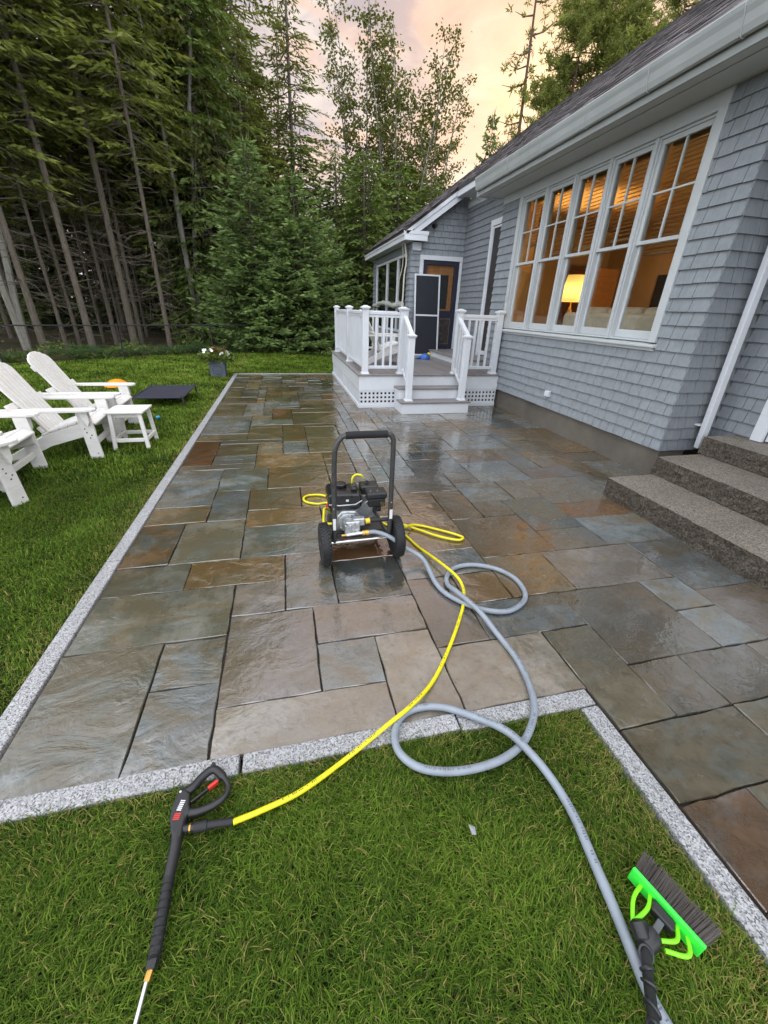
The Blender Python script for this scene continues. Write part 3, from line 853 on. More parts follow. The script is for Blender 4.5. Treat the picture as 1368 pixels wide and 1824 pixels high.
for i in range(5):
    y0 = 3.985 + 0.654 * i; y1 = y0 + 0.654
    if i: wp(MB().box(3.900, 4.05, y0 - 0.022, y0 + 0.022, 1.375, 3.262), 'mullion', bevel=0.004)
    a, b = y0 + (0.022 if i else 0.0), y1 - (0.022 if i < 4 else 0.0)
    unit = empty('window', (3.93, (a + b) / 2, 1.4), win_bank)
    # stops at either side, then the two sashes
    wp(MB().box(3.922, 4.04, a, a + 0.018, 1.375, 3.262).box(3.922, 4.04, b - 0.018, b, 1.375, 3.262).box(3.922, 4.04, a + .018, b - .018, 3.240, 3.262).box(3.930, 4.04, a + .018, b - .018, 1.375, 1.395), 'window_frame', parent=unit, bevel=0.002)
    sa, sb = a + 0.019, b - 0.019
    def sash(x0, x1, z0, z1, bot, topr):
        st = 0.042
        return MB().box(x0, x1, sa, sa + st, z0, z1).box(x0, x1, sb - st, sb, z0, z1).box(x0, x1, sa + st, sb - st, z0, z0 + bot).box(x0, x1, sa + st, sb - st, z1 - topr, z1)
    wp(sash(3.940, 3.975, 2.332, 3.239, 0.036, 0.045), 'upper_sash', parent=unit, bevel=0.002)
    wp(sash(3.977, 4.012, 1.397, 2.368, 0.085, 0.036), 'lower_sash', parent=unit, bevel=0.002)
    ym = (sa + sb) / 2
    wp(MB().box(3.943, 3.970, ym - 0.0095, ym + 0.0095, 2.369, 3.193).box(3.9435, 3.9695, sa + .043, ym - .010, 2.775, 2.793).box(3.9435, 3.9695, ym + .010, sb - .043, 2.775, 2.793), 'muntin', parent=unit, bevel=0.002)
    wp(MB().box(3.956, 3.958, sa + .04, sb - .04, 2.366, 3.196), 'pane', m_glass, unit)
    wp(MB().box(3.993, 3.995, sa + .04, sb - .04, 1.48, 2.334), 'pane', m_glass, unit)

# --- the lit room behind them
room = empty('room', (5.8, 6.4, 0.55), house)
RX0, RX1, RY0, RY1, RZ0, RZ1 = 4.06, 7.6, 3.52, 9.6, 0.62, 3.34
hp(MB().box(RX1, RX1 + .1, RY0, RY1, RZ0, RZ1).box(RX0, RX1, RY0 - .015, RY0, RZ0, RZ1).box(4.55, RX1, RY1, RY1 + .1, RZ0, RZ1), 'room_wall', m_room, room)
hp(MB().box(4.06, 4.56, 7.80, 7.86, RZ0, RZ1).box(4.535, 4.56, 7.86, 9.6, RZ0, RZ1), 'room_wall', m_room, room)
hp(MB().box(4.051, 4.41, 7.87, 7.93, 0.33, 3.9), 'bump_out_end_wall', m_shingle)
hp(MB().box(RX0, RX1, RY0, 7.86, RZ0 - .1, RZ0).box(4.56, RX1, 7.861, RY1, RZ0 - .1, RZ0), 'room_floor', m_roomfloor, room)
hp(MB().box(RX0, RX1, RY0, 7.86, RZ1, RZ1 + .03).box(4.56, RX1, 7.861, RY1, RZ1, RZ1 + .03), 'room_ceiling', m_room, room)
hp(MB().box(7.35, 7.58, 4.2, 6.0, RZ0, 1.5), 'cupboard', m_wood, room, bevel=0.01)
for k in range(4): hp(MB().box(7.32, 7.348, 4.23 + k * .445, 4.23 + k * .445 + .42, 0.75, 1.46), 'cupboard_door', m_wood, room, bevel=0.006)
for k in range(3): hp(MB().box(7.30, 7.58, 4.2, 6.0, 1.85 + k * .33, 1.88 + k * .33), 'shelf', m_wood, room)
rq = random.Random(12)
for k in range(3):
    y = 4.25
    while y < 5.85:
        w_ = rq.uniform(.04, .12); h_ = rq.uniform(.14, .27)
        if rq.random() < .75: hp(MB().box(7.36, 7.55, y, y + w_ - .006, 1.881 + k * .33, 1.881 + k * .33 + h_), 'book', rq.choice((m_wood, m_dark, m_cloth, m_blind)), room)
        y += w_
hp(MB().box(6.3, 6.9, 8.3, 9.4, RZ0, 2.5), 'cabinet', m_blind, room, bevel=0.01)
hp(MB().box(7.57, 7.598, 6.3, 6.9, RZ0, 2.75), 'inner_door', m_cloth, room)
hp(MB().box(7.50, 7.58, 7.0, 7.9, 1.6, 2.4), 'picture', m_dark, room)

WHICH = ['rightmost', 'second from the right', 'middle', 'second from the left', 'leftmost']
for i, zb in enumerate((2.24, 2.43, 2.42, 2.42, 2.60)):
    y0 = 4.035 + 0.654 * i; y1 = y0 + 0.555
    bl = empty('window_blind', (4.09, (y0 + y1) / 2, 3.24), label='brown wooden slat blind half raised inside the %s lit window' % WHICH[i], cat='blind', group='wooden blinds in the row of lit windows')
    MB().box(4.062, 4.12, y0, y1, 3.20, 3.255).build('head_rail', m_blind, bl, bevel=0.002)
    z = 3.18; proto = None
    while z > zb + 0.03:
        if proto is None:
            proto = MB().hexa([(4.066, y0, z - .012), (4.110, y0, z + .009), (4.110, y1, z + .009), (4.066, y1, z - .012)], [(4.066, y0, z - .009), (4.110, y0, z + .012), (4.110, y1, z + .012), (4.066, y1, z - .009)]).build('slat', m_blind, bl)
            pz = proto.location.copy(); z00 = z
        else:
            link_copy(proto, bl, pz + Vector((0, 0, z - z00)))
        z -= 0.040
    MB().box(4.066, 4.112, y0, y1, zb, zb + 0.028).build('bottom_rail', m_blind, bl, bevel=0.003)
    for yy in (y0 + .1, y1 - .1):
        MB().tube([(4.088, yy, 3.2), (4.088, yy, zb + .02)], 0.0018, 5).build('cord', m_blind, bl)

# sofa back under the windows
sofa = empty('sofa', (4.9, 5.2, 0.62), label='pale upholstered sofa seen through the lit windows', cat='sofa')
MB().box(4.42, 4.66, 4.25, 6.35, 0.70, 1.66).build('backrest', m_cloth, sofa, bevel=0.06, seg=4)
MB().box(4.66, 5.40, 4.25, 6.35, 0.70, 1.12).build('seat', m_cloth, sofa, bevel=0.05, seg=3)
for yy in (4.05, 6.352):
    MB().box(4.45, 5.40, yy, yy + 0.2, 0.70, 1.36).build('armrest', m_cloth, sofa, bevel=0.05, seg=3)
for xx in (4.5, 5.3):
    for yy in (4.15, 6.45): MB().cyl((xx, yy, 0.62), (xx, yy, 0.70), 0.025, 10).build('leg', m_wood, sofa)
for yy in (4.32, 4.99, 5.66):
    MB().box(4.60, 4.80, yy, yy + .62, 1.22, 1.74).build('back_cushion', m_cloth, sofa, bevel=0.07, seg=4)
# table and lamp
tbl = empty('side_table', (5.2, 7.3, 0.62), label='wooden lamp table inside behind the middle lit window', cat='table')
MB().box(4.92, 5.48, 7.02, 7.58, 1.30, 1.34).build('table_top', m_wood, tbl, bevel=0.005)
for xx in (4.95, 5.42):
    for yy in (7.05, 7.52): MB().box(xx, xx + .04, yy, yy + .04, 0.62, 1.30).build('leg', m_wood, tbl)
lamp = empty('table_lamp', (5.2, 7.3, 1.34), label='lit table lamp with glowing yellow shade behind the middle window', cat='lamp')
m_lampbase = simple('lamp_brass', (0.5, 0.32, 0.12), 0.3, metal=0.8, rand=0)
MB().lathe([(0.09, 0), (0.09, .02), (0.03, .04), (0.07, .16), (0.08, .26), (0.03, .38), (0.012, .44), (0.012, .52)], (5.2, 7.3, 1.34), n=18).build('lamp_base', m_lampbase, lamp, smooth=True)
def shade_mat():
    t = NT('lamp_shade_lit'); v = t.obj()
    t.b.inputs['Base Color'].default_value = (0.85, 0.6, 0.25, 1)
    sp = t.n('ShaderNodeSeparateXYZ'); t.l(v, sp.inputs[0])
    t.b.inputs['Emission Color'].default_value = (1.0, 0.58, 0.12, 1)
    q = t.math('DIVIDE', t.math('ADD', sp.outputs[2], 0.03), 0.13)
    t.l(t.math('ADD', t.math('MULTIPLY', t.math('POWER', 2.718, t.math('MULTIPLY', t.math('MULTIPLY', q, q), -1.0)), 1.5), 0.55), t.b.inputs['Emission Strength'])
    return t.m
MB().lathe([(0.185, 0), (0.183, .2), (0.145, .42), (0.143, .42), (0.180, .2), (0.182, 0)], (5.2, 7.3, 1.84), n=28).build('lamp_shade', shade_mat(), lamp, smooth=True)
ld = bpy.data.lights.new('lamp_bulb', 'POINT'); ld.energy = 120; ld.color = (1.0, 0.55, 0.18); ld.shadow_soft_size = 0.06
lo = bpy.data.objects.new('lamp_bulb', ld); COL.objects.link(lo); lo.parent = lamp; lo.location = (0, 0, 0.68)
pl = empty('wall_lamp', (7.3, 5.5, 2.55), label='small lit pendant lamp seen through the rightmost window', cat='lamp')
def warm_glow():
    t = NT('bulb_glow'); t.b.inputs['Emission Color'].default_value = (1.0, 0.78, 0.25, 1); t.b.inputs['Emission Strength'].default_value = 4.0
    return t.m
MB().lathe([(0.02, .1), (0.09, .06), (0.14, 0.0), (0.02, -.01)], (6.2, 6.05, 2.28), n=18).build('lamp_shade', warm_glow(), pl, smooth=True)
MB().cyl((6.2, 6.05, 2.38), (6.2, 6.05, 3.33), 0.006, 6).build('cord', m_black, pl)
ld2 = bpy.data.lights.new('pendant_bulb', 'POINT'); ld2.energy = 48; ld2.color = (1.0, 0.58, 0.22); ld2.shadow_soft_size = 0.08
lo2 = bpy.data.objects.new('pendant_bulb', ld2); COL.objects.link(lo2); lo2.parent = pl; lo2.location = Vector((6.2, 6.05, 2.2)) - pl.location

# --- narrow side door with a dark screen, in white casing
sd = empty('side_door', (4.40, 8.84, 0.73), house)
hp(MB().box(4.372, 4.409, 9.215, 9.305, 0.73, 3.20), 'casing', m_white, sd, bevel=0.003)
hp(MB().box(4.372, 4.409, 8.375, 8.465, 0.73, 3.20), 'casing', m_white, sd, bevel=0.003)
hp(MB().box(4.368, 4.409, 8.360, 9.320, 3.20, 3.305), 'head_casing', m_white, sd, bevel=0.003)
hp(MB().box(4.388, 4.43, 9.185, 9.214, 0.75, 3.19).box(4.388, 4.43, 8.466, 8.495, 0.75, 3.19).box(4.388, 4.43, 8.495, 9.185, 3.155, 3.19).box(4.388, 4.43, 8.495, 9.185, 0.75, 0.84), 'screen_frame', m_white, sd, bevel=0.002)
m_darkscreen = simple('dark_screen', (0.035, 0.030, 0.030), 0.6, 0.2, 3, 0.1, 300, rand=0)
hp(MB().box(4.405, 4.409, 8.495, 9.185, 0.84, 3.155), 'screen', m_darkscreen, sd)
hp(MB().box(4.414, 4.46, 8.47, 9.21, 0.74, 3.2), 'interior_shadow_panel', m_dark, sd)  # near-black panel painted as the unlit space behind the screen

# --- porch door: navy storm door over an orange wooden one
pd = empty('porch_door', (3.86, gy, 0.68), house)
YD = gy - 0.022
hp(MB().box(3.31, 3.398, YD - .02, gy + .02, 0.66, 2.69), 'casing', m_white, pd, bevel=0.003)
hp(MB().box(4.322, 4.385, YD - .02, gy + .02, 0.66, 2.69), 'casing', m_white, pd, bevel=0.003)
hp(MB().box(3.31, 4.385, YD - .024, gy + .02, 2.691, 2.785), 'head_casing', m_white, pd, bevel=0.003)
hp(MB().box(3.40, 3.49, YD, gy, 0.68, 2.689).box(4.21, 4.32, YD, gy, 0.68, 2.689).box(3.49, 4.21, YD, gy, 2.60, 2.689).box(3.49, 4.21, YD, gy, 1.50, 1.62).box(3.49, 4.21, YD, gy, 0.68, 0.82), 'storm_door_frame', m_navy, pd, bevel=0.004)
hp(MB().box(3.49, 4.21, YD + .012, YD + .016, 1.62, 2.60), 'pane', m_glass, pd)
wd = hp(MB().box(3.49, 3.64, gy + .045, gy + .085, 1.55, 2.60).box(4.10, 4.21, gy + .045, gy + .085, 1.55, 2.60).box(3.64, 4.10, gy + .045, gy + .085, 2.40, 2.60).box(3.64, 4.10, gy + .045, gy + .085, 1.55, 1.66), 'inner_wooden_door', m_wood, pd, bevel=0.003)
hp(MB().box(3.64, 4.10, gy + .06, gy + .066, 1.66, 2.40), 'pane', m_glass, wd)
hp(MB().box(3.42, 4.32, gy + .10, gy + .12, 0.6, 2.69), 'interior_shadow_panel', m_dark, pd)  # darkness behind the door glass, put in as a black sheet
hp(MB().box(3.49, 4.21, YD + .006, YD + .02, 0.82, 1.50), 'lower_panel', m_navy, pd)
pf = hp(MB().box(3.92, 3.945, YD - .008, YD + .005, 0.84, 1.45).box(4.19, 4.209, YD - .008, YD + .005, 0.84, 1.45).box(3.945, 4.19, YD - .008, YD + .005, 1.425, 1.45).box(3.945, 4.19, YD - .008, YD + .005, 0.84, 0.865), 'pet_flap_frame', simple('flap_frame', (0.10, 0.07, 0.05), 0.5, rand=0), pd)
hp(MB().box(3.945, 4.19, YD - .003, YD + .004, 0.865, 1.425), 'pet_flap', simple('flap', (0.05, 0.042, 0.036), 0.25, 0.3, 8, rand=0), pf)
hp(MB().cyl((4.26, YD - .06, 1.62), (4.26, YD, 1.62), 0.016, 12), 'handle', m_black, pd, smooth=True)

# small black fitting high on the gable
hp(MB().lathe([(0.05, 0), (0.05, .03), (0.035, .05), (0.035, .14), (0.03, .15)], (3.60, gy - .02, 3.36), (0, -1, 0), 14), 'wall_light', m_black, smooth=True)
# outlet cover on the long wall
oc = hp(MB().box(3.862, 3.912, 5.50, 5.60, 0.49, 0.575), 'outlet_cover', m_white, bevel=0.008, seg=3)
hp(MB().box(3.852, 3.861, 5.515, 5.585, 0.50, 0.56), 'cover_lid', m_white, oc, bevel=0.003)
# downspout at the near corner
ds = hp(MB().bar((4.33, 3.325, 0.365), (4.235, 3.325, 3.34), 0.078, 0.055, (0, 1, 0)), 'downspout', m_white, bevel=0.008)
hp(MB().box(4.255, 4.375, 3.352, 3.402, 0.60, 0.615), 'downspout_strap', m_white, ds)
# white door casing at the right edge
rd = empty('entry_door', (4.55, 2.45, 0.55), house)
hp(MB().box(4.515, 4.551, 2.89, 3.0, 0.55, 2.66), 'casing', m_white, rd, bevel=0.003)
hp(MB().box(4.515, 4.551, 1.90, 2.0, 0.55, 2.66), 'casing', m_white, rd, bevel=0.003)
hp(MB().box(4.512, 4.551, 1.89, 3.01, 2.661, 2.77), 'head_casing', m_white, rd, bevel=0.003)
hp(MB().box(4.565, 4.60, 2.0, 2.89, 0.56, 2.66), 'door_leaf', m_white, rd, bevel=0.003)
hp(MB().cyl((4.50, 2.80, 1.5), (4.565, 2.80, 1.5), 0.02, 12), 'handle', m_lampbase, rd, smooth=True)

# porch windows behind clear roll-down curtains
pw = empty('porch_windows', (3.12, 12.8, 1.05), house)
for a, b in ((11.02, 11.99), (12.01, 13.22), (13.24, 14.68)):
    hp(MB().box(3.10, 3.16, a, a + .05, 1.06, 2.85).box(3.10, 3.16, b - .05, b, 1.06, 2.85).box(3.10, 3.16, a + .05, b - .05, 2.79, 2.85).box(3.10, 3.16, a + .05, b - .05, 1.06, 1.12), 'window_frame', m_white, pw, bevel=0.003)
    hp(MB().box(3.125, 3.129, a + .05, b - .05, 1.12, 2.79), 'pane', m_glass, pw)
hp(MB().box(3.3, 3.32, 10.9, 15.0, 0.6, 3.0), 'interior_shadow_panel', m_dark, pw)  # black sheet standing in for the shaded porch inside

# ------------------------------------------------------------------ deck with stairs and railings
deck = empty('deck', (2.5, 9.2, 0), label='raised grey deck with white railings, lattice skirt and two steps', cat='deck')
def dp(mb, name, mat=None, parent=None, **k):
    return mb.build(name, mat or m_white, parent or deck, **k)
DZ = 0.58
# floor boards run away from the camera inside a border board
fl = empty('deck_floor', (2.5, 9.2, 0.55), deck)
x = 1.39
while x < 3.88:
    x1 = min(x + 0.136, 3.905)
    y1 = 11.26 if x1 < 3.08 else 10.69
    dp(MB().box(x, x1, 7.345, y1, DZ - .026, DZ), 'floor_board', m_deckgrey, fl, bevel=0.003)
    x = x1 + 0.005
dp(MB().box(1.225, 3.93, 7.17, 7.34, DZ - .027, DZ + .001), 'floor_board', m_deckgrey, fl, bevel=0.006)
dp(MB().box(1.225, 1.385, 7.345, 11.43, DZ - .027, DZ + .001), 'floor_board', m_deckgrey, fl, bevel=0.006)
dp(MB().box(1.39, 3.07, 11.265, 11.43, DZ - .027, DZ + .001), 'floor_board', m_deckgrey, fl, bevel=0.006)
# skirt
dp(MB().box(1.250, 3.918, 7.20, 7.225, 0.302, DZ - .028), 'fascia_board', bevel=0.003)
dp(MB().box(1.250, 1.275, 7.226, 11.40, 0.302, DZ - .028), 'fascia_board', bevel=0.003)
dp(MB().box(1.276, 3.05, 11.375, 11.40, 0.302, DZ - .028), 'fascia_board')
dp(MB().box(1.35, 3.9, 7.32, 11.30, 0.02, 0.50), 'underside_shadow_block', m_dark)  # solid near-black block stands in for the shade under the deck
def lattice(axis, fixed, a0, a1, z0=0.062, z1=0.300):
    L = empty('lattice_panel', ((a0 + a1) / 2, fixed, z0) if axis == 'x' else (fixed, (a0 + a1) / 2, z0), deck)
    def strip(p0, p1, q0, q1, d, name):
        if axis == 'x': b = MB().box(p0, p1, fixed + d, fixed + d + .006, q0, q1)
        else: b = MB().box(fixed + d, fixed + d + .006, p0, p1, q0, q1)
        return dp(b, name, parent=L)
    n = max(2, round((a1 - a0) / 0.0715)); st = (a1 - a0) / n
    for i in range(n + 1):
        c = a0 + i * st
        strip(max(a0, c - .018), min(a1, c + .018), z0, z1, 0.0, 'lattice_strip')
    for k in range(4):
        c = z0 + .012 + k * (z1 - z0 - .024) / 3
        strip(a0, a1, c - .017, c + .017, 0.0065, 'lattice_strip')
lattice('x', 7.205, 1.258, 1.915)
lattice('x', 7.205, 3.12, 3.905)
lattice('y', 1.258, 7.26, 9.2, )
lattice('y', 1.258, 9.30, 11.35)
dp(MB().box(1.246, 1.915, 7.195, 7.226, 0.0, 0.061), 'skirt_rail', bevel=0.003)
dp(MB().box(3.12, 3.91, 7.195, 7.226, 0.0, 0.061), 'skirt_rail', bevel=0.003)
dp(MB().box(1.235, 1.275, 7.227, 11.40, 0.0, 0.061), 'skirt_rail', bevel=0.003)
dp(MB().box(1.243, 1.272, 9.21, 9.29, 0.062, 0.301), 'skirt_post', bevel=0.003)
# stairs
st = empty('stairs', (2.5, 6.95, 0), deck)
dp(MB().box(1.905, 3.125, 6.66, 6.68, 0.0, 0.172), 'riser', parent=st, bevel=0.002)
dp(MB().box(1.905, 1.925, 6.681, 7.194, 0.0, 0.172), 'stringer', parent=st)
dp(MB().box(3.105, 3.125, 6.681, 7.194, 0.0, 0.172), 'stringer', parent=st)
dp(MB().box(1.870, 3.150, 6.635, 6.950, 0.173, 0.200), 'tread', m_deckgrey, st, bevel=0.008)
dp(MB().box(1.935, 3.095, 6.930, 6.949, 0.201, 0.362), 'riser', parent=st, bevel=0.002)
dp(MB().box(1.905, 1.934, 6.93, 7.194, 0.1735, 0.362), 'stringer', parent=st)
dp(MB().box(3.096, 3.125, 6.93, 7.194, 0.1735, 0.362), 'stringer', parent=st)
dp(MB().box(1.880, 3.140, 6.900, 7.196, 0.363, 0.390), 'tread', m_deckgrey, st, bevel=0.008)
# posts with caps and skirts
def post(x, y, z0, z1, s=0.105):
    h = s / 2
    p = dp(MB().box(x - h, x + h, y - h, y + h, z0, z1 - .06), 'post', bevel=0.005)
    c = s * 0.72
    b = MB().box(x - h - .012, x + h + .012, y - h - .012, y + h + .012, z1 - .06, z1 - .045)
    b.hexa([(x - c, y - c, z1 - .044), (x + c, y - c, z1 - .044), (x + c, y + c, z1 - .044), (x - c, y + c, z1 - .044)], [(x - c, y - c, z1 - .025), (x + c, y - c, z1 - .025), (x + c, y + c, z1 - .025), (x - c, y + c, z1 - .025)])
    b.hexa([(x - c, y - c, z1 - .0249), (x + c, y - c, z1 - .0249), (x + c, y + c, z1 - .0249), (x - c, y + c, z1 - .0249)], [(x - .02, y - .02, z1), (x + .02, y - .02, z1), (x + .02, y + .02, z1), (x - .02, y + .02, z1)])
    dp(b, 'post_cap', parent=p, bevel=0.003)
    e = h + .02
    dp(MB().hexa([(x - e, y - e, z0), (x + e, y - e, z0), (x + e, y + e, z0), (x - e, y + e, z0)], [(x - h - .002, y - h - .002, z0 + .035), (x + h + .002, y - h - .002, z0 + .035), (x + h + .002, y + h + .002, z0 + .035), (x - h - .002, y + h + .002, z0 + .035)]), 'post_skirt', parent=p, bevel=0.002)
    return p
ZD = DZ + .002
YF = 7.285
for px, py in ((1.365, YF), (1.365, 9.10), (1.365, 11.20), (2.010, YF), (3.055, YF), (3.815, YF), (2.98, 10.50)):
    post(px, py, ZD, 1.655)
post(2.045, 6.80, 0.201, 1.27, 0.10)
post(3.025, 6.80, 0.201, 1.27, 0.10)
def railing(p0, p1, zt0, zt1, zb0, zb1, gap=0.125):
    p0 = Vector((*p0, 0)); p1 = Vector((*p1, 0)); L = (p1 - p0).length
    def at(f, za, zb): 
        q = p0.lerp(p1, f); return Vector((q.x, q.y, za + (zb - za) * f))
    r = dp(MB().bar(at(0, zt0, zt1), at(1, zt0, zt1), 0.062, 0.052), 'top_rail', bevel=0.008)
    dp(MB().bar(at(0, zt0 - .045, zt1 - .045), at(1, zt0 - .045, zt1 - .045), 0.040, 0.036), 'rail_bead', parent=r, bevel=0.003)
    dp(MB().bar(at(0, zb0, zb1), at(1, zb0, zb1), 0.046, 0.05), 'bottom_rail', bevel=0.006)
    n = max(1, round(L / gap) - 1)
    for i in range(n):
        f = (i + 1) / (n + 1)
        a = at(f, zb0 + .02, zb1 + .02); b = at(f, zt0 - .055, zt1 - .055)
        dp(MB().box(a.x - .019, a.x + .019, a.y - .019, a.y + .019, a.z, b.z), 'baluster', bevel=0.003)
railing((1.42, YF), (1.956, YF), 1.545, 1.545, 0.69, 0.69)
railing((3.11, YF), (3.76, YF), 1.545, 1.545, 0.69, 0.69)
railing((1.365, 7.34), (1.365, 9.046), 1.545, 1.545, 0.69, 0.69)
railing((1.365, 9.154), (1.365, 11.146), 1.545, 1.545, 0.69, 0.69)
railing((1.42, 11.20), (2.93, 11.20), 1.545, 1.545, 0.69, 0.69)
railing((2.045, 6.78), (2.045, 7.235), 1.245, 1.500, 0.40, 0.66, 0.11)
railing((3.025, 6.78), (3.025, 7.235), 1.245, 1.500, 0.40, 0.66, 0.11)
# landing in front of the two doors
ld_ = empty('landing', (4.0, 9.3, DZ), deck)
dp(MB().box(3.64, 4.38, 8.12, 10.675, ZD, 0.705), 'landing_riser', parent=ld_, bevel=0.003)
for k in range(6):
    xa = 3.605 + k * 0.129
    dp(MB().box(xa, min(xa + .125, 4.366), 8.09, 10.68, 0.706, 0.732), 'floor_board', m_deckgrey, ld_, bevel=0.003)

# insect-screen panel leaning by the door
sp = empty('screen_panel', (3.55, 10.45, DZ), label='tall dark insect screen panel with white frame leaning beside the porch door', cat='screen')
A0, A1 = Vector((3.20, 10.43, ZD + .001)), Vector((3.845, 10.43, ZD + .001))
upv = Vector((-0.02, 0.20, 1.82)).normalized(); rt = Vector((1, 0, 0)); nv = rt.cross(upv).normalized()
def fbar(u0, v0, u1, v1, w):
    a = A0 + rt * u0 + upv * v0; b = A0 + rt * u1 + upv * v1
    return MB().bar(a, b, w, 0.022, nv)
for q in ((0.0, 0.018, .645, .018), (0.0, 1.80, .645, 1.80), (0.018, .0361, .018, 1.7819), (.627, .0361, .627, 1.7819), (.0361, .93, .6089, .93)):
    fbar(*q, 0.036).build('frame_bar', m_white, sp, bevel=0.002)
for v0, v1 in ((.036, .912), (.948, 1.782)):
    q = [A0 + rt * .036 + upv * v0, A0 + rt * .609 + upv * v0, A0 + rt * .609 + upv * v1, A0 + rt * .036 + upv * v1]
    MB().hexa([p - nv * .002 for p in q], [p + nv * .002 for p in q]).build('mesh_panel', m_screen, sp)
# toy on the deck
toy = empty('toy', (3.25, 9.62, DZ), label='small blue and yellow toy lying on the deck boards', cat='toy')
m_toyblue = simple('toy_blue', (0.035, 0.12, 0.40), 0.4, rand=0); m_toyyel = simple('toy_yellow', (0.75, 0.55, 0.05), 0.4, rand=0)
MB().lathe([(0.12, 0), (0.125, .03), (0.10, .08), (0.05, .12), (0.01, .13)], (3.25, 9.62, ZD), n=16).build('body', m_toyblue, toy, smooth=True)
MB().tube([(3.15, 9.62, ZD + .05), (3.06, 9.6, ZD + .025), (3.0, 9.58, ZD + .02)], [.04, .025, .012], 10).build('snout', m_toyblue, toy, smooth=True)
MB().lathe([(0.01, -.01), (.05, 0), (.055, .02), (.02, .05)], (3.33, 9.60, ZD + .10), (0.6, 0, .8), 12).build('cap', m_toyyel, toy, smooth=True)
# rope and rolled curtain hanging at the porch corner
cur = empty('rolled_curtain', (3.0, 12.8, 1.7), label='rolled clear plastic curtain tied along the porch windows', cat='curtain')
m_plastic = simple('curtain_plastic', (0.45, 0.46, 0.42), 0.35, 0.15, 3, 0.2, 20, rand=0)
pts = [(3.02 + .012 * math.sin(i * 1.9), 11.1 + i * .36, 1.74 - .035 * math.sin(i * .8)) for i in range(11)]
MB().tube(catmull(pts, 4), [0.06 + .012 * math.sin(i * .9) for i in range(41)], 10).build('roll', m_plastic, cur, smooth=True)
for yy in (11.5, 12.6, 13.9):
    MB().tube([(3.02 + .075 * math.cos(a), yy, 1.74 + .075 * math.sin(a)) for a in [k * .5236 for k in range(12)]], .007, 6, closed=True).build('tie', m_white, cur)
rope = empty('hanging_rope', (2.98, 10.95, 1.6), label='tangled off-white rope hanging at the porch corner', cat='rope')
m_rope = simple('rope', (0.62, 0.58, 0.50), 0.8, rand=0)
MB().tube(catmull([(2.96, 10.85, 3.03), (3.0, 10.88, 2.85), (3.03, 10.9, 2.62), (3.0, 10.92, 2.35), (3.0, 10.95, 1.9), (2.98, 10.95, 1.62)], 6), .019, 8).build('strand', m_rope, rope, smooth=True)
MB().tube(catmull([(2.95, 11.0, 3.03), (2.97, 11.0, 2.6), (2.9, 11.05, 2.2), (2.93, 11.3, 1.75)], 6), .008, 6).build('strand', m_rope, rope, smooth=True)

# ------------------------------------------------------------------ pressure washer
m_tube = simple('frame_grey', (0.060, 0.060, 0.060), 0.38, 0.15, 20, rand=0, metal=0.3)
m_alu = simple('cast_aluminium', (0.50, 0.52, 0.53), 0.36, 0.25, 25, 0.4, 90, metal=0.75, rand=0, dirt=((0.12, 0.12, 0.12), 0.6))
m_steel = simple('steel', (0.62, 0.62, 0.62), 0.18, 0.1, 20, metal=1.0, rand=0)
m_brass = simple('brass', (0.62, 0.36, 0.09), 0.3, 0.15, 20, metal=0.9, rand=0)
m_yellow = simple('yellow_hose', (0.78, 0.68, 0.01), 0.4, 0.06, 10, rand=0)
m_yellow2 = simple('yellow_plastic', (0.80, 0.52, 0.02), 0.4, rand=0)
m_greyhose = simple('grey_hose', (0.255, 0.290, 0.335), 0.45, 0.08, 14, 0.1, 60, rand=0, dirt=((0.13, 0.14, 0.15), 0.4))
m_red = simple('red_plastic', (0.55, 0.03, 0.02), 0.4, rand=0)
m_gloss = simple('black_gloss', (0.014, 0.014, 0.015), 0.22, 0.2, 12, rand=0)
m_label = simple('label_white', (0.75, 0.75, 0.76), 0.4, rand=0)

pwz = empty('pressure_washer', (0.43, 2.45, 0), label='black pressure washer on two wheels with U-shaped handle on the wet patio', cat='washer')
def pp(mb, name, mat, parent=None, **k):
    return mb.build(name, mat, parent or pwz, **k)
# U handle with foam grip
hy = 2.375
hpts = [(0.245, hy + .012, 0.135), (0.247, hy, 0.30), (0.253, hy, 0.62), (0.259, hy, 0.78), (0.272, hy, 0.845), (0.300, hy, 0.888), (0.335, hy, 0.906), (0.46, hy, 0.908), (0.585, hy, 0.908), (0.612, hy, 0.902), (0.629, hy, 0.880), (0.634, hy, 0.84), (0.634, hy, 0.62), (0.633, hy + .003, 0.30), (0.632, hy + .012, 0.17)]
hd = pp(MB().tube(catmull(hpts, 5), 0.0165, 14), 'handle', m_tube, smooth=True)
pp(MB().tube([(0.330, hy, 0.9065), (0.40, hy, 0.9085), (0.52, hy, 0.9085), (0.594, hy, 0.9075)], 0.0235, 16), 'grip', m_foam, hd, smooth=True)
for x_, zs in ((0.256, (0.66, 0.58, 0.42)), (0.634, (0.68, 0.60, 0.44))):
    for z_ in zs:
        pp(MB().cyl((x_ - (.012 if x_ < .4 else -.0), hy - .0145, z_), (x_ - (.012 if x_ < .4 else -.0), hy - .0185, z_), 0.0045, 10), 'bolt', m_black if z_ > .5 else m_steel, hd)
pp(MB().box(0.624, 0.644, hy - .0185, hy - .0165, 0.315, 0.385), 'sticker', m_label, hd)
pp(MB().box(0.236, 0.256, hy - .0195, hy - .0165, 0.26, 0.345), 'sticker', m_label, hd)
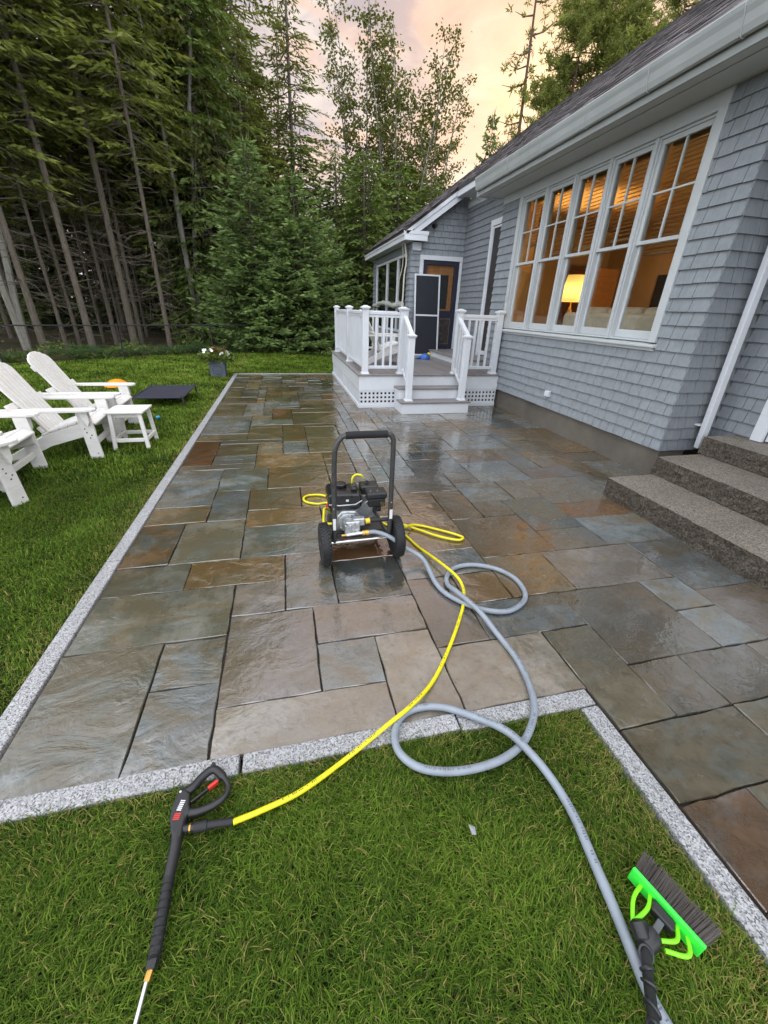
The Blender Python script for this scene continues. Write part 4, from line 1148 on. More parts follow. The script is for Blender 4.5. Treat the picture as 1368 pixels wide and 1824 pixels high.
# lower frame
fr = pp(MB().tube(catmull([(0.246, hy + .02, 0.15), (0.246, 2.55, 0.135), (0.25, 2.80, 0.13), (0.30, 2.86, 0.13), (0.58, 2.86, 0.13), (0.63, 2.80, 0.13), (0.632, 2.55, 0.135), (0.632, hy + .02, 0.17)], 5), 0.0145, 10), 'base_frame', m_tube, smooth=True)
pp(MB().box(0.262, 0.616, 2.44, 2.80, 0.140, 0.148).box(0.27, 0.61, 2.46, 2.475, 0.1485, 0.156).box(0.27, 0.61, 2.50, 2.515, 0.1485, 0.156), 'engine_plate', m_tube, fr)
for x_ in (0.27, 0.60):
    pp(MB().tube([(x_, 2.84, 0.13), (x_, 2.85, 0.02), (x_, 2.85, 0.0)], [.012, .012, .022], 10), 'foot', m_rubber, fr)
pp(MB().cyl((0.145, 2.375, 0.150), (0.72, 2.395, 0.150), 0.009, 10), 'axle', m_steel)
# wheels
def wheel(cx, cy_, out):
    wv = empty('wheel', (cx, cy_, 0.150), pwz)
    ax = (1, 0.035, 0)
    prof = []
    for k in range(13):
        a = -math.pi / 2 + math.pi * k / 12
        prof.append((0.112 + 0.036 * math.cos(a) ** .6 if abs(math.cos(a)) > 1e-6 else 0.112, 0.034 * math.sin(a)))
    prof = [(0.100, -.030)] + prof + [(0.100, .030)]
    ty = pp(MB().lathe(prof, (cx, cy_, 0.150), ax, 40), 'tyre', m_rubber, wv, smooth=True)
    tr = MB()
    A = Vector(ax).normalized(); e1 = A.orthogonal().normalized(); e2 = A.cross(e1); C0 = Vector((cx, cy_, 0.150))
    for k in range(36):
        for q, off in ((-.021, 0), (-.007, .5), (.007, 0), (.021, .5)):
            a = 2 * math.pi * (k + off) / 36
            n_ = e1 * math.cos(a) + e2 * math.sin(a); t_ = A.cross(n_)
            c_ = C0 + n_ * (0.1455 if abs(q) < .01 else 0.1435) + A * q
            tr.add([c_ + A * i * .006 + t_ * j * .008 + n_ * h for h in (0, .005) for i, j in ((-1, -1), (1, -1), (1, 1), (-1, 1))], [(4, 5, 6, 7), (0, 1, 5, 4), (1, 2, 6, 5), (2, 3, 7, 6), (3, 0, 4, 7)])
    pp(tr, 'tread_blocks', m_rubber, wv)
    rim = MB().lathe([(0.100, -.024), (0.105, -.026), (0.105, .026), (0.100, .024), (0.097, 0)], (cx, cy_, .150), ax, 36)
    rim.lathe([(0.022, -.032), (0.028, -.02), (0.028, .02), (0.022, .032)], (cx, cy_, .150), ax, 16)
    for k in range(6):
        a = 2 * math.pi * k / 6
        n_ = e1 * math.cos(a) + e2 * math.sin(a)
        rim.bar(C0 + n_ * .02, C0 + n_ * .100, 0.030, 0.012, A)
    pp(rim, 'rim', m_black, wv, smooth=True)
wheel(0.178, 2.372, -1)
wheel(0.690, 2.395, 1)
# engine: crankcase, cylinder with fins, tank, air cleaner, muffler, recoil housing
eng = empty('engine', (0.42, 2.65, 0.15), pwz)
pp(MB().prism([(0.285, .150), (0.43, .150), (0.455, .20), (0.45, .26), (0.42, .305), (0.32, .31), (0.285, .27)], lambda p, q, k: (p, 2.53 + .2 * k, q)), 'crankcase', m_alu, eng, bevel=0.012, seg=3)
pp(MB().cyl((0.365, 2.530, 0.225), (0.365, 2.505, 0.225), 0.075, 28).cyl((0.365, 2.504, 0.225), (0.365, 2.492, 0.225), 0.050, 24), 'side_cover', m_alu, eng, bevel=0.004)
for k in range(6):
    a = math.pi * 2 * k / 6 + .4
    pp(MB().cyl((0.365 + .064 * math.cos(a), 2.504, .225 + .064 * math.sin(a)), (0.365 + .064 * math.cos(a), 2.497, .225 + .064 * math.sin(a)), .008, 8), 'bolt', m_steel, eng)
cd = Vector((0.80, 0, 0.55)).normalized(); cp = Vector((-0.55, 0, 0.80)).normalized()
fins = MB()
for k in range(9):
    c0 = Vector((0.445, 2.63, 0.245)) + cd * (.012 * k)
    fins.hexa([c0 + cp * a + Vector((0, b, 0)) for a, b in ((-.062, -.075), (.062, -.075), (.062, .075), (-.062, .075))], [c0 + cd * .0045 + cp * a + Vector((0, b, 0)) for a, b in ((-.062, -.075), (.062, -.075), (.062, .075), (-.062, .075))])
pp(fins, 'cylinder_fins', m_alu, eng)
pp(MB().bar(Vector((0.435, 2.63, 0.24)), Vector((0.545, 2.63, 0.315)), 0.10, 0.09, (0, 1, 0)), 'cylinder', m_alu, eng, bevel=0.004)
tk = pp(MB().prism([(0.225, .335), (0.245, .305), (0.45, .300), (0.468, .33), (0.468, .40), (0.452, .425), (0.25, .435), (0.228, .42)], lambda p, q, k: (p, 2.555 + .215 * k, q)), 'fuel_tank', m_gloss, eng, bevel=0.018, seg=4, smooth=True)
pp(MB().lathe([(0.040, 0), (0.044, .006), (0.044, .024), (0.038, .030), (0.012, .031)], (0.335, 2.70, 0.428), n=26), 'fuel_cap', m_gloss, tk, smooth=True)
pp(MB().tube([(0.232, 2.552, .358), (0.30, 2.545, .350), (0.42, 2.545, .352), (0.468, 2.56, .372)], .005, 8), 'tank_seam', m_alu, tk, smooth=True)
pp(MB().box(0.352, 0.372, 2.549, 2.553, .375, .390), 'sticker', m_label, tk)
pp(MB().tube([(0.315, 2.556, .395), (0.335, 2.55, .417), (0.39, 2.55, .417), (0.41, 2.556, .398)], .004, 6), 'tank_trim', m_gloss, tk)
cl_ = pp(MB().lathe([(0.022, 0), (0.026, .012), (0.012, .03), (0.022, .038), (0.008, .05)], (0.425, 2.63, 0.430), n=14), 'fuel_valve', m_black, eng, smooth=True)
ac = pp(MB().box(0.478, 0.615, 2.66, 2.78, .365, .435), 'air_cleaner', m_black, eng, bevel=0.016, seg=4)
pp(MB().lathe([(0.016, 0), (0.018, .008), (0.008, .012), (0.010, .022)], (0.532, 2.72, .435), n=12), 'wing_nut', m_black, ac, smooth=True)
mf = pp(MB().box(0.500, 0.650, 2.53, 2.655, .385, .432), 'muffler_cover', m_black, eng, bevel=0.014, seg=4)
pp(MB().box(0.515, 0.640, 2.545, 2.650, .315, .384), 'muffler', m_black, eng, bevel=0.012, seg=3)
for x_ in (0.535, 0.585): pp(MB().cyl((x_, 2.575, .432), (x_, 2.575, .437), .007, 10), 'bolt', m_steel, mf)
lv = MB()
for k in range(3): lv.box(0.600, 0.632, 2.5405, 2.5445, .328 + .012 * k, .333 + .012 * k)
pp(lv, 'muffler_louvre', m_steel, eng)
pp(MB().box(0.555, 0.575, 2.56, 2.60, .245, .316).box(0.576, 0.612, 2.56, 2.59, .272, .305), 'carburettor', m_black, eng, bevel=0.004)
pp(MB().lathe([(0.105, 0), (0.11, .01), (0.11, .05), (0.09, .075), (0.03, .08)], (0.365, 2.74, .235), (0, 1, 0), 28), 'recoil_housing', m_black, eng, smooth=True)
pp(MB().cyl((0.238, 2.60, .345), (0.222, 2.57, .345), .013, 12), 'stop_switch', m_red, eng)
# pump with fittings
pm = empty('pump', (0.40, 2.45, 0.2), pwz)
pp(MB().box(0.330, 0.435, 2.425, 2.492, 0.168, 0.275), 'pump_body', m_alu, pm, bevel=0.010, seg=3)
pp(MB().box(0.322, 0.372, 2.415, 2.50, 0.185, 0.255).box(0.385, 0.47, 2.432, 2.48, 0.235, 0.292), 'pump_head', m_alu, pm, bevel=0.007, seg=2)
for k in range(3):
    pp(MB().cyl((0.345 + .035 * k, 2.425, 0.255), (0.345 + .035 * k, 2.408, 0.255), .012, 6), 'valve_cap', m_steel, pm)
    pp(MB().cyl((0.345 + .035 * k, 2.425, 0.20), (0.345 + .035 * k, 2.410, 0.20), .012, 6), 'valve_cap', m_steel, pm)
pp(MB().cyl((0.300, 2.415, 0.180), (0.335, 2.413, 0.182), .009, 10), 'relief_valve', m_brass, pm, smooth=True)
pp(MB().cyl((0.335, 2.413, 0.182), (0.445, 2.408, 0.192), .013, 12), 'inlet_pipe', m_steel, pm, smooth=True)
pp(MB().cyl((0.445, 2.408, 0.192), (0.470, 2.406, 0.194), .019, 12), 'inlet_coupling', m_brass, pm, smooth=True)
pp(MB().cyl((0.470, 2.418, 0.278), (0.500, 2.416, 0.282), .019, 16), 'outlet_collar', m_yellow2, pm, smooth=True)
pp(MB().cyl((0.470, 2.438, 0.252), (0.505, 2.430, 0.254), .018, 14), 'unloader_knob', m_black, pm, smooth=True)
# ------------------------------------------------------------------ hoses
yh = empty('high_pressure_hose', (0.45, 1.2, 0), label='yellow high-pressure hose running from the washer to the spray gun', cat='hose')
YP = [(0.812, 2.678), (0.881, 2.433), (0.966, 2.121), (1.005, 1.935), (0.977, 1.796), (0.855, 1.597), (0.711, 1.4), (0.58, 1.247), (0.447, 1.129), (0.312, 1.053), (0.132, 0.969), (-0.048, 0.877), (-0.185, 0.837), (-0.284, 0.818)]
LOOP = [(0.958, 2.761), (1.153, 2.623), (1.253, 2.528), (1.262, 2.488), (1.205, 2.473), (1.08, 2.553), (0.939, 2.70)]
path = [(0.62, 2.405, 0.288), (0.70, 2.45, 0.24)] + [(0.80, 2.60, 0.10)] + [(x, y, 0.018) for x, y in LOOP] + [(0.78, 2.83, 0.03), (0.60, 2.93, 0.05), (0.42, 3.05, 0.02), (0.30, 3.30, 0.012), (0.20, 3.30, 0.012), (0.10, 3.36, 0.012), (0.08, 3.44, 0.012), (0.13, 3.50, 0.012), (0.26, 3.48, 0.012), (0.42, 3.30, 0.014), (0.58, 3.02, 0.016), (0.72, 2.82, 0.013)]
ZY = [0.013, 0.013, 0.046, 0.046, 0.013, 0.013, 0.013, 0.013, 0.044, 0.044, 0.016, 0.026, 0.034, 0.036]
path += [(x, y, z) for (x, y), z in zip(YP, ZY)]
MB().tube(catmull(path, 7), 0.0098, 10).build('hose', m_yellow, yh, smooth=True)
def hose_print(pts, r, parent, mat, start, every, seed):
    b = MB(); rr_ = random.Random(seed); run = 0.0
    for a, c in zip(pts[start:], pts[start + 1:]):
        d = (c - a); l = d.length
        if l < 1e-5: continue
        d.normalize(); s = Vector((-d.y, d.x, 0)).normalized(); n = s.cross(d) if s.cross(d).z > 0 else -s.cross(d)
        run += l
        if run % every < every * .45:
            for j in range(int(l / .007)):
                if rr_.random() < .3: continue
                o = a + d * (.007 * j); w = r * rr_.uniform(.18, .34); h = n * (r + .0004)
                b.add([o + h - s * w, o + h + s * w, o + d * .0032 + h + s * w, o + d * .0032 + h - s * w], [(0, 1, 2, 3)])
    if b.v: b.build('printed_marks', mat, parent, kind='stuff')
hose_print(catmull(path, 7), .0098, yh, m_black, 150, .30, 1)
MB().tube([(0.500, 2.416, 0.282), (0.56, 2.412, 0.286), (0.625, 2.404, 0.288)], [.0165, .015, .013], 12).build('strain_relief', m_rubber, yh, smooth=True)
MB().tube(catmull([(0.44, 2.80, 0.35), (0.435, 2.80, 0.44), (0.46, 2.80, 0.475), (0.50, 2.79, 0.475), (0.52, 2.80, 0.45)], 6), 0.008, 8).build('hose', m_yellow, yh, smooth=True)
MB().tube(catmull([(0.28, 2.80, 0.16), (0.22, 2.74, 0.24), (0.205, 2.70, 0.22), (0.20, 2.66, 0.16), (0.24, 2.62, 0.17), (0.29, 2.60, 0.18)], 6), 0.0095, 8).build('hose', m_yellow, yh, smooth=True)

gh = empty('garden_hose', (0.9, 1.3, 0), label='grey garden hose looping from the washer across the granite edging onto the lawn', cat='hose')
GP = [(0.843, 2.22), (0.856, 1.986), (0.897, 1.838), (1.021, 1.697), (1.175, 1.637), (1.316, 1.688), (1.389, 1.786), (1.398, 1.936), (1.318, 2.064), (1.179, 2.131), (1.048, 2.12), (0.958, 2.037), (0.926, 1.943), (0.939, 1.83), (0.998, 1.646), (1.037, 1.475), (1.052, 1.29), (1.024, 1.12), (0.965, 0.99), (0.861, 0.885), (0.757, 0.835), (0.638, 0.815), (0.501, 0.823), (0.389, 0.863), (0.33, 0.936), (0.333, 1.02), (0.384, 1.093), (0.47, 1.121), (0.581, 1.098), (0.703, 1.008), (0.783, 0.906), (0.84, 0.806), (0.872, 0.702), (0.874, 0.588), (0.856, 0.476), (0.84, 0.379), (0.827, 0.306), (0.816, 0.251), (0.805, 0.19), (0.806, 0.129), (0.83, -0.1), (0.9, -0.5)]
ZG = [0.05] + [0.018] * 11 + [0.020, 0.050, 0.050] + [0.018] * 2 + [0.022, 0.032, 0.034] + [0.034] * 4 + [0.034, 0.030, 0.022, 0.018, 0.022, 0.036, 0.068, 0.050] + [0.034] * 10
path = [(0.470, 2.406, 0.194), (0.54, 2.39, 0.200), (0.63, 2.35, 0.175), (0.73, 2.30, 0.11)] + [(x, y, z) for (x, y), z in zip(GP, ZG)]
MB().tube(catmull(path, 7), 0.0158, 12).build('hose', m_greyhose, gh, smooth=True)
hose_print(catmull(path, 7), .0158, gh, simple('hose_ink', (.12, .13, .15), .5, rand=0), 40, .42, 2)
MB().tube([(0.470, 2.406, 0.194), (0.492, 2.403, 0.197)], .0215, 12).build('coupling', m_brass, gh, smooth=True)

# ------------------------------------------------------------------ spray gun and lance on the grass
gun = empty('spray_gun', (-0.46, 0.85, 0.02), label='black trigger spray gun with long lance lying on the lawn', cat='spray gun')
GZ = 0.045
body = [(-0.441, 0.795), (-0.437, 0.812), (-0.437, 0.83), (-0.434, 0.857), (-0.421, 0.869), (-0.431, 0.895), (-0.435, 0.931), (-0.451, 0.948), (-0.475, 0.956), (-0.48, 0.931), (-0.488, 0.898), (-0.488, 0.864), (-0.476, 0.82), (-0.467, 0.801)]
def gpz(u, v, z): return (u, v, z)
gb = MB().prism(body, lambda p, q, k: (p, q, GZ - .017 + .034 * k)).build('gun_body', m_black, gun, bevel=0.008, seg=3)
loop = [(-.466, .941, 0), (-.434, .956, 0), (-.406, .988, 0), (-.371, 1.008, 0), (-.333, .974, 0), (-.310, .936, 0), (-.319, .903, 0), (-.353, .882, 0), (-.392, .872, 0), (-.430, .872, 0)]
lp = catmull([(a, b, GZ + c) for a, b, c in loop], 6)
MB().tube(lp, [0.0155 - .006 * math.sin(math.pi * min(1, i / (len(lp) - 1))) ** 2 * (1 if i > len(lp) * .45 else .2) for i in range(len(lp))], 12).build('grip_loop', m_black, gun, smooth=True)
MB().bar((-.378, 1.005, GZ), (-.371, 1.030, GZ), .014, .024).build('hook', m_black, gun, bevel=0.003)
trg = MB().bar((-.432, .904, GZ), (-.343, .963, GZ), .008, .016).build('trigger', m_black, gun, bevel=0.003)
MB().bar((-.379, .940, GZ + .001), (-.348, .960, GZ + .001), .0115, .018).build('safety_catch', m_red, trg, bevel=0.002)
MB().cyl((-.468, .940, GZ + .016), (-.468, .940, GZ + .0185), .004, 10).build('screw', m_steel, gun)
# printed label: slanted white lettering over a red block
tz = GZ + .0178
lb = MB()
for k in range(6):
    x_ = -.463 + .0016 * k; y_ = .880 + .0056 * k
    lb.add([(x_ - .006, y_, tz), (x_ + .009, y_ - .004, tz), (x_ + .010, y_ - .0008, tz), (x_ - .005, y_ + .0034, tz)], [(0, 1, 2, 3)])
lb.build('white_print', m_label, gun)
lb = MB()
for k in range(4):
    x_ = -.468 + .0010 * k; y_ = .851 + .0055 * k
    lb.add([(x_ - .007, y_, tz), (x_ + .013, y_ - .002, tz), (x_ + .013, y_ + .002, tz), (x_ - .007, y_ + .004, tz)], [(0, 1, 2, 3)])
lb.build('red_print', m_red, gun)
ln = MB().tube([(-.455, .812, GZ), (-.453, .77, GZ), (-.456, .70, GZ - .002)], [.0185, .0175, .0165], 16).build('lance_sleeve', m_black, gun, smooth=True)
rib = []; rad = []
for k in range(9):
    y_ = .700 - k * .0195
    rib += [(-.456 - .0000 * k, y_, GZ - .002 - k * .0008), (-.456 - .0000 * k, y_ - .0165, GZ - .002 - k * .0008), (-.456 - .0000 * k, y_ - .017, GZ - .002), (-.456 - .0000 * k, y_ - .019, GZ - .002)]
    rad += [.0165, .0165, .0140, .0140]
MB().tube(rib, rad, 16).build('ribbed_grip', m_rubber, gun, smooth=True)
MB().cyl((-.457, .528, GZ - .008), (-.459, .508, GZ - .009), .0165, 8, .014).build('lance_nut', m_black, gun, smooth=True)
MB().cyl((-.459, .508, GZ - .009), (-.463, .488, GZ - .010), .0095, 8).build('brass_fitting', m_brass, gun, smooth=True)
MB().cyl((-.463, .488, GZ - .010), (-.505, .05, GZ - .012), .0068, 14).build('lance_tube', m_steel, gun, smooth=True)
cn = MB().cyl((-.440, .826, GZ), (-.405, .824, GZ), .0135, 12).build('hose_connector', m_black, gun, smooth=True)
MB().cyl((-.420, .825, GZ), (-.415, .8248, GZ), .0150, 12).build('brass_ring', m_brass, cn, smooth=True)
MB().tube([(-.405, .824, GZ), (-.365, .822, GZ), (-.363, .822, GZ), (-.285, .819, GZ - .006)], [.0165, .0165, .0135, .0125], 12).build('strain_relief', m_rubber, cn, smooth=True)

# ------------------------------------------------------------------ brush with neon green head
m_neon = simple('neon_green', (0.05, 0.86, 0.07), 0.4, 0.05, 8, rand=0)
m_neon2 = simple('neon_lime', (0.24, 0.86, 0.02), 0.4, 0.05, 8, rand=0)
m_bristle = simple('bristle', (0.10, 0.085, 0.075), 0.6, 0.3, 20, rand=0)
m_tape = simple('black_tape', (0.025, 0.026, 0.028), 0.35, 0.3, 14, 0.3, 60, rand=0)
br = empty('scrub_brush', (0.9, 0.25, 0.03), label='neon green scrub brush with grey bristles on the lawn by the granite edge', cat='brush')
a0 = Vector((0.939, 0.408, 0.055)); a1 = Vector((0.998, 0.214, 0.055)); bd = (a1 - a0).normalized(); bo = Vector((-bd.y, bd.x, 0))   # bo points away from handle
if bo.x < 0: bo = -bo
MB().bar(a0, a1, 0.013, 0.060).build('brush_head', m_neon, br, bevel=0.004)
bb = MB(); r_ = random.Random(4)
L_ = (a1 - a0).length
for k in range(1100):
    f = r_.uniform(.02, .98); z_ = r_.uniform(-.024, .024)
    p = a0.lerp(a1, f) + Vector((0, 0, z_)) + bo * .006
    ln_ = r_.uniform(.064, .078)
    sp_ = bd * ((f - .5) * .022 + r_.uniform(-.003, .003)) + Vector((0, 0, z_ * .35 - .002))
    q = p + bo * ln_ + sp_
    w_ = .0008
    bb.add([p + bd * w_, p - bd * w_, q - bd * w_, q + bd * w_, p + Vector((0, 0, w_)), q + Vector((0, 0, w_))], [(0, 1, 2, 3), (0, 4, 5, 3)])
bb.build('bristles', m_bristle, br, kind='stuff')
hubc = Vector((0.868, 0.268, 0.06))
for p0, pm_, p1 in (((0.952, .375), (0.895, .350), (0.846, .300)), ((0.958, .350), (0.918, .322), (0.850, .305)), ((0.976, .275), (0.945, .248), (0.895, .258)), ((0.986, .250), (0.952, .216), (0.895, .238))):
    MB().tube(catmull([(*p0, .055), (*pm_, .060), (*p1, .062)], 8), 0.0058, 10).build('spray_tube', m_neon2, br, smooth=True)
MB().hexa([(0.952, .338, .04), (0.925, .318, .04), (0.945, .262, .04), (0.972, .276, .04)], [(0.952, .338, .07), (0.925, .318, .07), (0.945, .262, .07), (0.972, .276, .07)]).build('socket', m_black, br, bevel=0.006)
MB().bar((0.935, .290, .055), (0.888, .272, .058), .018, .018).build('neck', simple('brush_neck', (.11, .12, .13), .35, rand=0), br, bevel=0.003)
MB().lathe([(0.010, -.03), (0.026, -.022), (0.030, 0), (0.026, .022), (0.012, .03)], hubc, (0.75, .3, .1), 14).lathe([(0.012, -.03), (0.022, -.02), (0.024, .012), (0.012, .02)], hubc + Vector((-.012, .02, .012)), (0.2, .9, .2), 12).build('hub', m_black, br, smooth=True)
hpth = [(0.868, .268, .060), (0.835, .243, .068), (0.78, .185, .095), (0.70, .10, .14), (0.60, .0, .20)]
MB().tube(catmull(hpth, 8), [.013] * 33, 12).build('pole', m_tape, br, smooth=True)
for k in range(9):
    f = .05 + k * .11
    P_ = catmull(hpth, 8); c_ = P_[int(f * (len(P_) - 1))]; t_ = (P_[min(int(f * 32) + 1, 32)] - P_[int(f * 32)]).normalized()
    e1 = t_.orthogonal().normalized(); e2 = t_.cross(e1)
    MB().tube([c_ + e1 * .015 * math.cos(a) + e2 * .015 * math.sin(a) + t_ * (.012 * math.sin(a + k)) for a in [j * math.pi / 7 for j in range(14)]], .0042, 6, closed=True).build('tape_wrap', m_tape, br, smooth=True)

# pale leaf or stone chip in the grass
MB().add([(0.498, .645, .034), (0.517, .632, .036), (0.512, .610, .034), (0.497, .612, .038), (0.505, .627, .041)], [(0, 1, 4), (1, 2, 4), (2, 3, 4), (3, 0, 4)]).build('stone_chip', simple('chip', (.30, .30, .31), .7, rand=0), label='small pale grey stone chip lying in the front lawn', cat='stone')

# ------------------------------------------------------------------ adirondack chairs
def make_chair():
    t = empty('adirondack_chair', (0, 0, 0))
    def cp(mb, name, bevel=0.006): return mb.build(name, m_resin, t, bevel=bevel)
    for s in (-1, 1):
        y = s * .315
        cp(MB().hexa([(-.055, y - .015, 0), (.075, y - .015, 0), (.075, y + .015, 0), (-.055, y + .015, 0)], [(-.075, y - .015, .535), (.045, y - .015, .535), (.045, y + .015, .535), (-.075, y + .015, .535)]), 'front_leg')
        # side rail drops to the ground behind
        yr = s * .282
        cp(MB().prism([(.05, .275), (.05, .395), (-.05, .405), (-.42, .285), (-.80, .075), (-.83, .0), (-.72, .0), (-.40, .155)], lambda p, q, k: (p, yr - .015 + .030 * k, q)), 'side_rail')
        ya = s * .355
        arm = [(.115, -.045), (.135, -.015), (.135, .02), (.11, .055), (.05, .072), (-.30, .070), (-.62, .045), (-.76, .03), (-.76, -.03), (-.60, -.055), (-.2, -.062), (.06, -.06)]
        cp(MB().prism([(p, ya + s * q) for p, q in arm], lambda p, q, k: (p, q, .536 + .028 * k + (-p) * .012)), 'armrest')
        cp(MB().prism([(-.045, .533), (.05, .533), (.045, .42), (.02, .37)], lambda p, q, k: (p, s * .331 + s * (.002 + .045 * k), q)), 'arm_bracket', 0.004)
        lg = [c for c in t.children if c.name.startswith('front_leg')][-1]
        for bx, bz in ((-.02, .30), (.02, .27), (0.0, .24), (-.03, .34), (.03, .06)):
            MB().cyl((bx, s * .3305, bz), (bx, s * .3325, bz), .007, 8).build('bolt', m_steel, lg)
    cp(MB().box(-.02, .012, -.299, .299, .125, .185), 'stretcher')
    # seat slats follow the rails
    def rail_z(x):
        return .395 + .010 * (1 - x / .05) if x > -.05 else (.405 + (x + .05) * (.120 / .37) if x > -.42 else .285 + (x + .42) * .55)
    x = .075
    for k in range(6):
        x1 = x - .082
        z0, z1 = rail_z(x) + .002, rail_z(x1) + .002
        cp(MB().hexa([(x1, -.298, z1), (x, -.298, z0 if k else z0 - .02), (x, .298, z0 if k else z0 - .02), (x1, .298, z1)], [(x1, -.298, z1 + .024), (x, -.298, z0 + (.024 if k else 0.0)), (x, .298, z0 + (.024 if k else 0.0)), (x1, .298, z1 + .024)]), 'seat_slat')
        x = x1 - .008
    # fan back of seven slats with a rounded top
    n = 7
    o = Vector((-.40, 0, .250)); upd = Vector((-.455, 0, .80)).normalized(); th = Vector((upd.z, 0, -upd.x))
    for k in range(n):
        f0, f1 = (k - n / 2) / n, (k + 1 - n / 2) / n
        wb, wt = .46, .56
        def top(f): return .86 - .60 * (abs(f) ** 2.1) * .75
        g = .0072
        y0b, y1b = f0 * wb + g, f1 * wb - g
        pts = [(y0b, 0), (y1b, 0), (f1 * wt - g, top(f1) - .03), (f1 * (wt - .005) - g - .004, top(f1)), ((f0 + f1) / 2 * wt, top((f0 + f1) / 2)), (f0 * (wt - .005) + g + .004, top(f0)), (f0 * wt + g, top(f0) - .03)]
        cp(MB().prism(pts, lambda p, q, kk: o + upd * q + Vector((0, p, 0)) + th * (.022 * kk)), 'back_slat', 0.004)
    for q, hw in ((.10, .27), (.40, .40), (.68, .25)):
        c_ = o + upd * q - th * .017
        cp(MB().bar(c_ + Vector((0, -hw, 0)), c_ + Vector((0, hw, 0)), .028, .07, upd), 'back_rail')
    return t
chair0 = make_chair()
CH = [((-2.165, 5.235, -.005), 4, 'white slatted adirondack chair right behind the small white side table', 'chairs set out on the lawn'),
      ((-2.20, 6.14, -.005), 3, 'white slatted adirondack chair farthest from the camera on the lawn, near the dog cot', 'chairs set out on the lawn'),
      ((-2.565, 4.35, -.005), 4, 'white adirondack chair cut off at the left edge, next to the nearest one', 'chairs set out on the lawn'),
      ((-2.60, 3.85, -.005), 66, 'nearest white adirondack chair at the left edge, turned away from the camera', 'chairs set out on the lawn'),
      ((2.33, 8.75, DZ + .002), 4, 'white adirondack chair on the deck behind the railing', None)]
for i, (loc, ang, lab, grp) in enumerate(CH):
    o = chair0 if i == 0 else copy_tree(chair0)
    o.location = loc; o.rotation_euler = (0, 0, math.radians(ang))
    tag(o, lab, 'chair', grp)
    if grp is None and 'group' in o: del o['group']

# side table
stb = empty('side_table', (-1.865, 5.39, 0), label='small white slatted side table on the lawn between the chairs', cat='table')
def sp_(mb, name, bevel=0.005): return mb.build(name, m_resin, stb, bevel=bevel)
TX0, TX1, TY0, TY1, TZ = -2.07, -1.66, 5.19, 5.60, 0.445
for k in range(4):
    y0 = TY0 + k * .104
    sp_(MB().box(TX0, TX1, y0, y0 + .098, TZ - .024, TZ), 'top_slat', 0.008)
for (x_, y_) in ((TX0 + .05, TY0 + .04), (TX1 - .05, TY0 + .04), (TX0 + .05, TY1 - .04), (TX1 - .05, TY1 - .04)):
    dx = -.025 if x_ < -1.86 else .025; dy = -.02 if y_ < 5.39 else .02
    sp_(MB().hexa([(x_ - .022 + dx, y_ - .015 + dy, -.01), (x_ + .022 + dx, y_ - .015 + dy, -.01), (x_ + .022 + dx, y_ + .015 + dy, -.01), (x_ - .022 + dx, y_ + .015 + dy, -.01)], [(x_ - .022, y_ - .015, TZ - .025), (x_ + .022, y_ - .015, TZ - .025), (x_ + .022, y_ + .015, TZ - .025), (x_ - .022, y_ + .015, TZ - .025)]), 'leg')
for y_ in (TY0 + .022, TY1 - .022):
    sp_(MB().box(TX0 + .055, TX1 - .055, y_ - .012, y_ + .012, .085, .130), 'stretcher')
    sp_(MB().box(TX0 + .075, TX1 - .075, y_ + (.03 if y_ < 5.4 else -.05), y_ + (.05 if y_ < 5.4 else -.03), TZ - .075, TZ - .026), 'apron')
for x_ in (TX0 + .032, TX1 - .032):
    sp_(MB().box(x_ - .012, x_ + .012, TY0 + .038, TY1 - .038, .0845, .1295), 'stretcher')

# dog cot
cot = empty('dog_cot', (-2.1, 8.0, 0), label='low dark navy raised dog cot on the lawn beside the chairs', cat='dog bed')
m_cot = simple('cot_mesh', (0.022, 0.022, 0.038), 0.75, 0.25, 12, 0.4, 300, rand=0)
BX0, BX1, BY0, BY1 = -2.50, -1.72, 7.45, 8.62
b = MB(); nn = 8
vs = [(BX0 + (BX1 - BX0) * i / nn, BY0 + (BY1 - BY0) * j / nn, .165 - .028 * math.sin(math.pi * i / nn) * math.sin(math.pi * j / nn)) for j in range(nn + 1) for i in range(nn + 1)]
b.add(vs + [(x_, y_, z_ - .006) for x_, y_, z_ in vs], [(j * 9 + i, j * 9 + i + 1, (j + 1) * 9 + i + 1, (j + 1) * 9 + i) for j in range(nn) for i in range(nn)] + [(81 + j * 9 + i, 81 + (j + 1) * 9 + i, 81 + (j + 1) * 9 + i + 1, 81 + j * 9 + i + 1) for j in range(nn) for i in range(nn)])
b.build('sling', m_cot, cot, smooth=True)
for p, q in (((BX0, BY0), (BX1, BY0)), ((BX1, BY0), (BX1, BY1)), ((BX1, BY1), (BX0, BY1)), ((BX0, BY1), (BX0, BY0))):
    MB().cyl((*p, .165), (*q, .165), .014, 12).build('frame_tube', m_cot, cot, smooth=True)
for x_ in (BX0, BX1):
    for y_ in (BY0, BY1):
        sx = .02 if x_ > -2.1 else -.02
        MB().tube([(x_ - sx, y_, .20), (x_, y_, .165), (x_ + sx * .6, y_, .0)], [.012, .016, .016], 10).build('leg', m_black, cot, smooth=True)

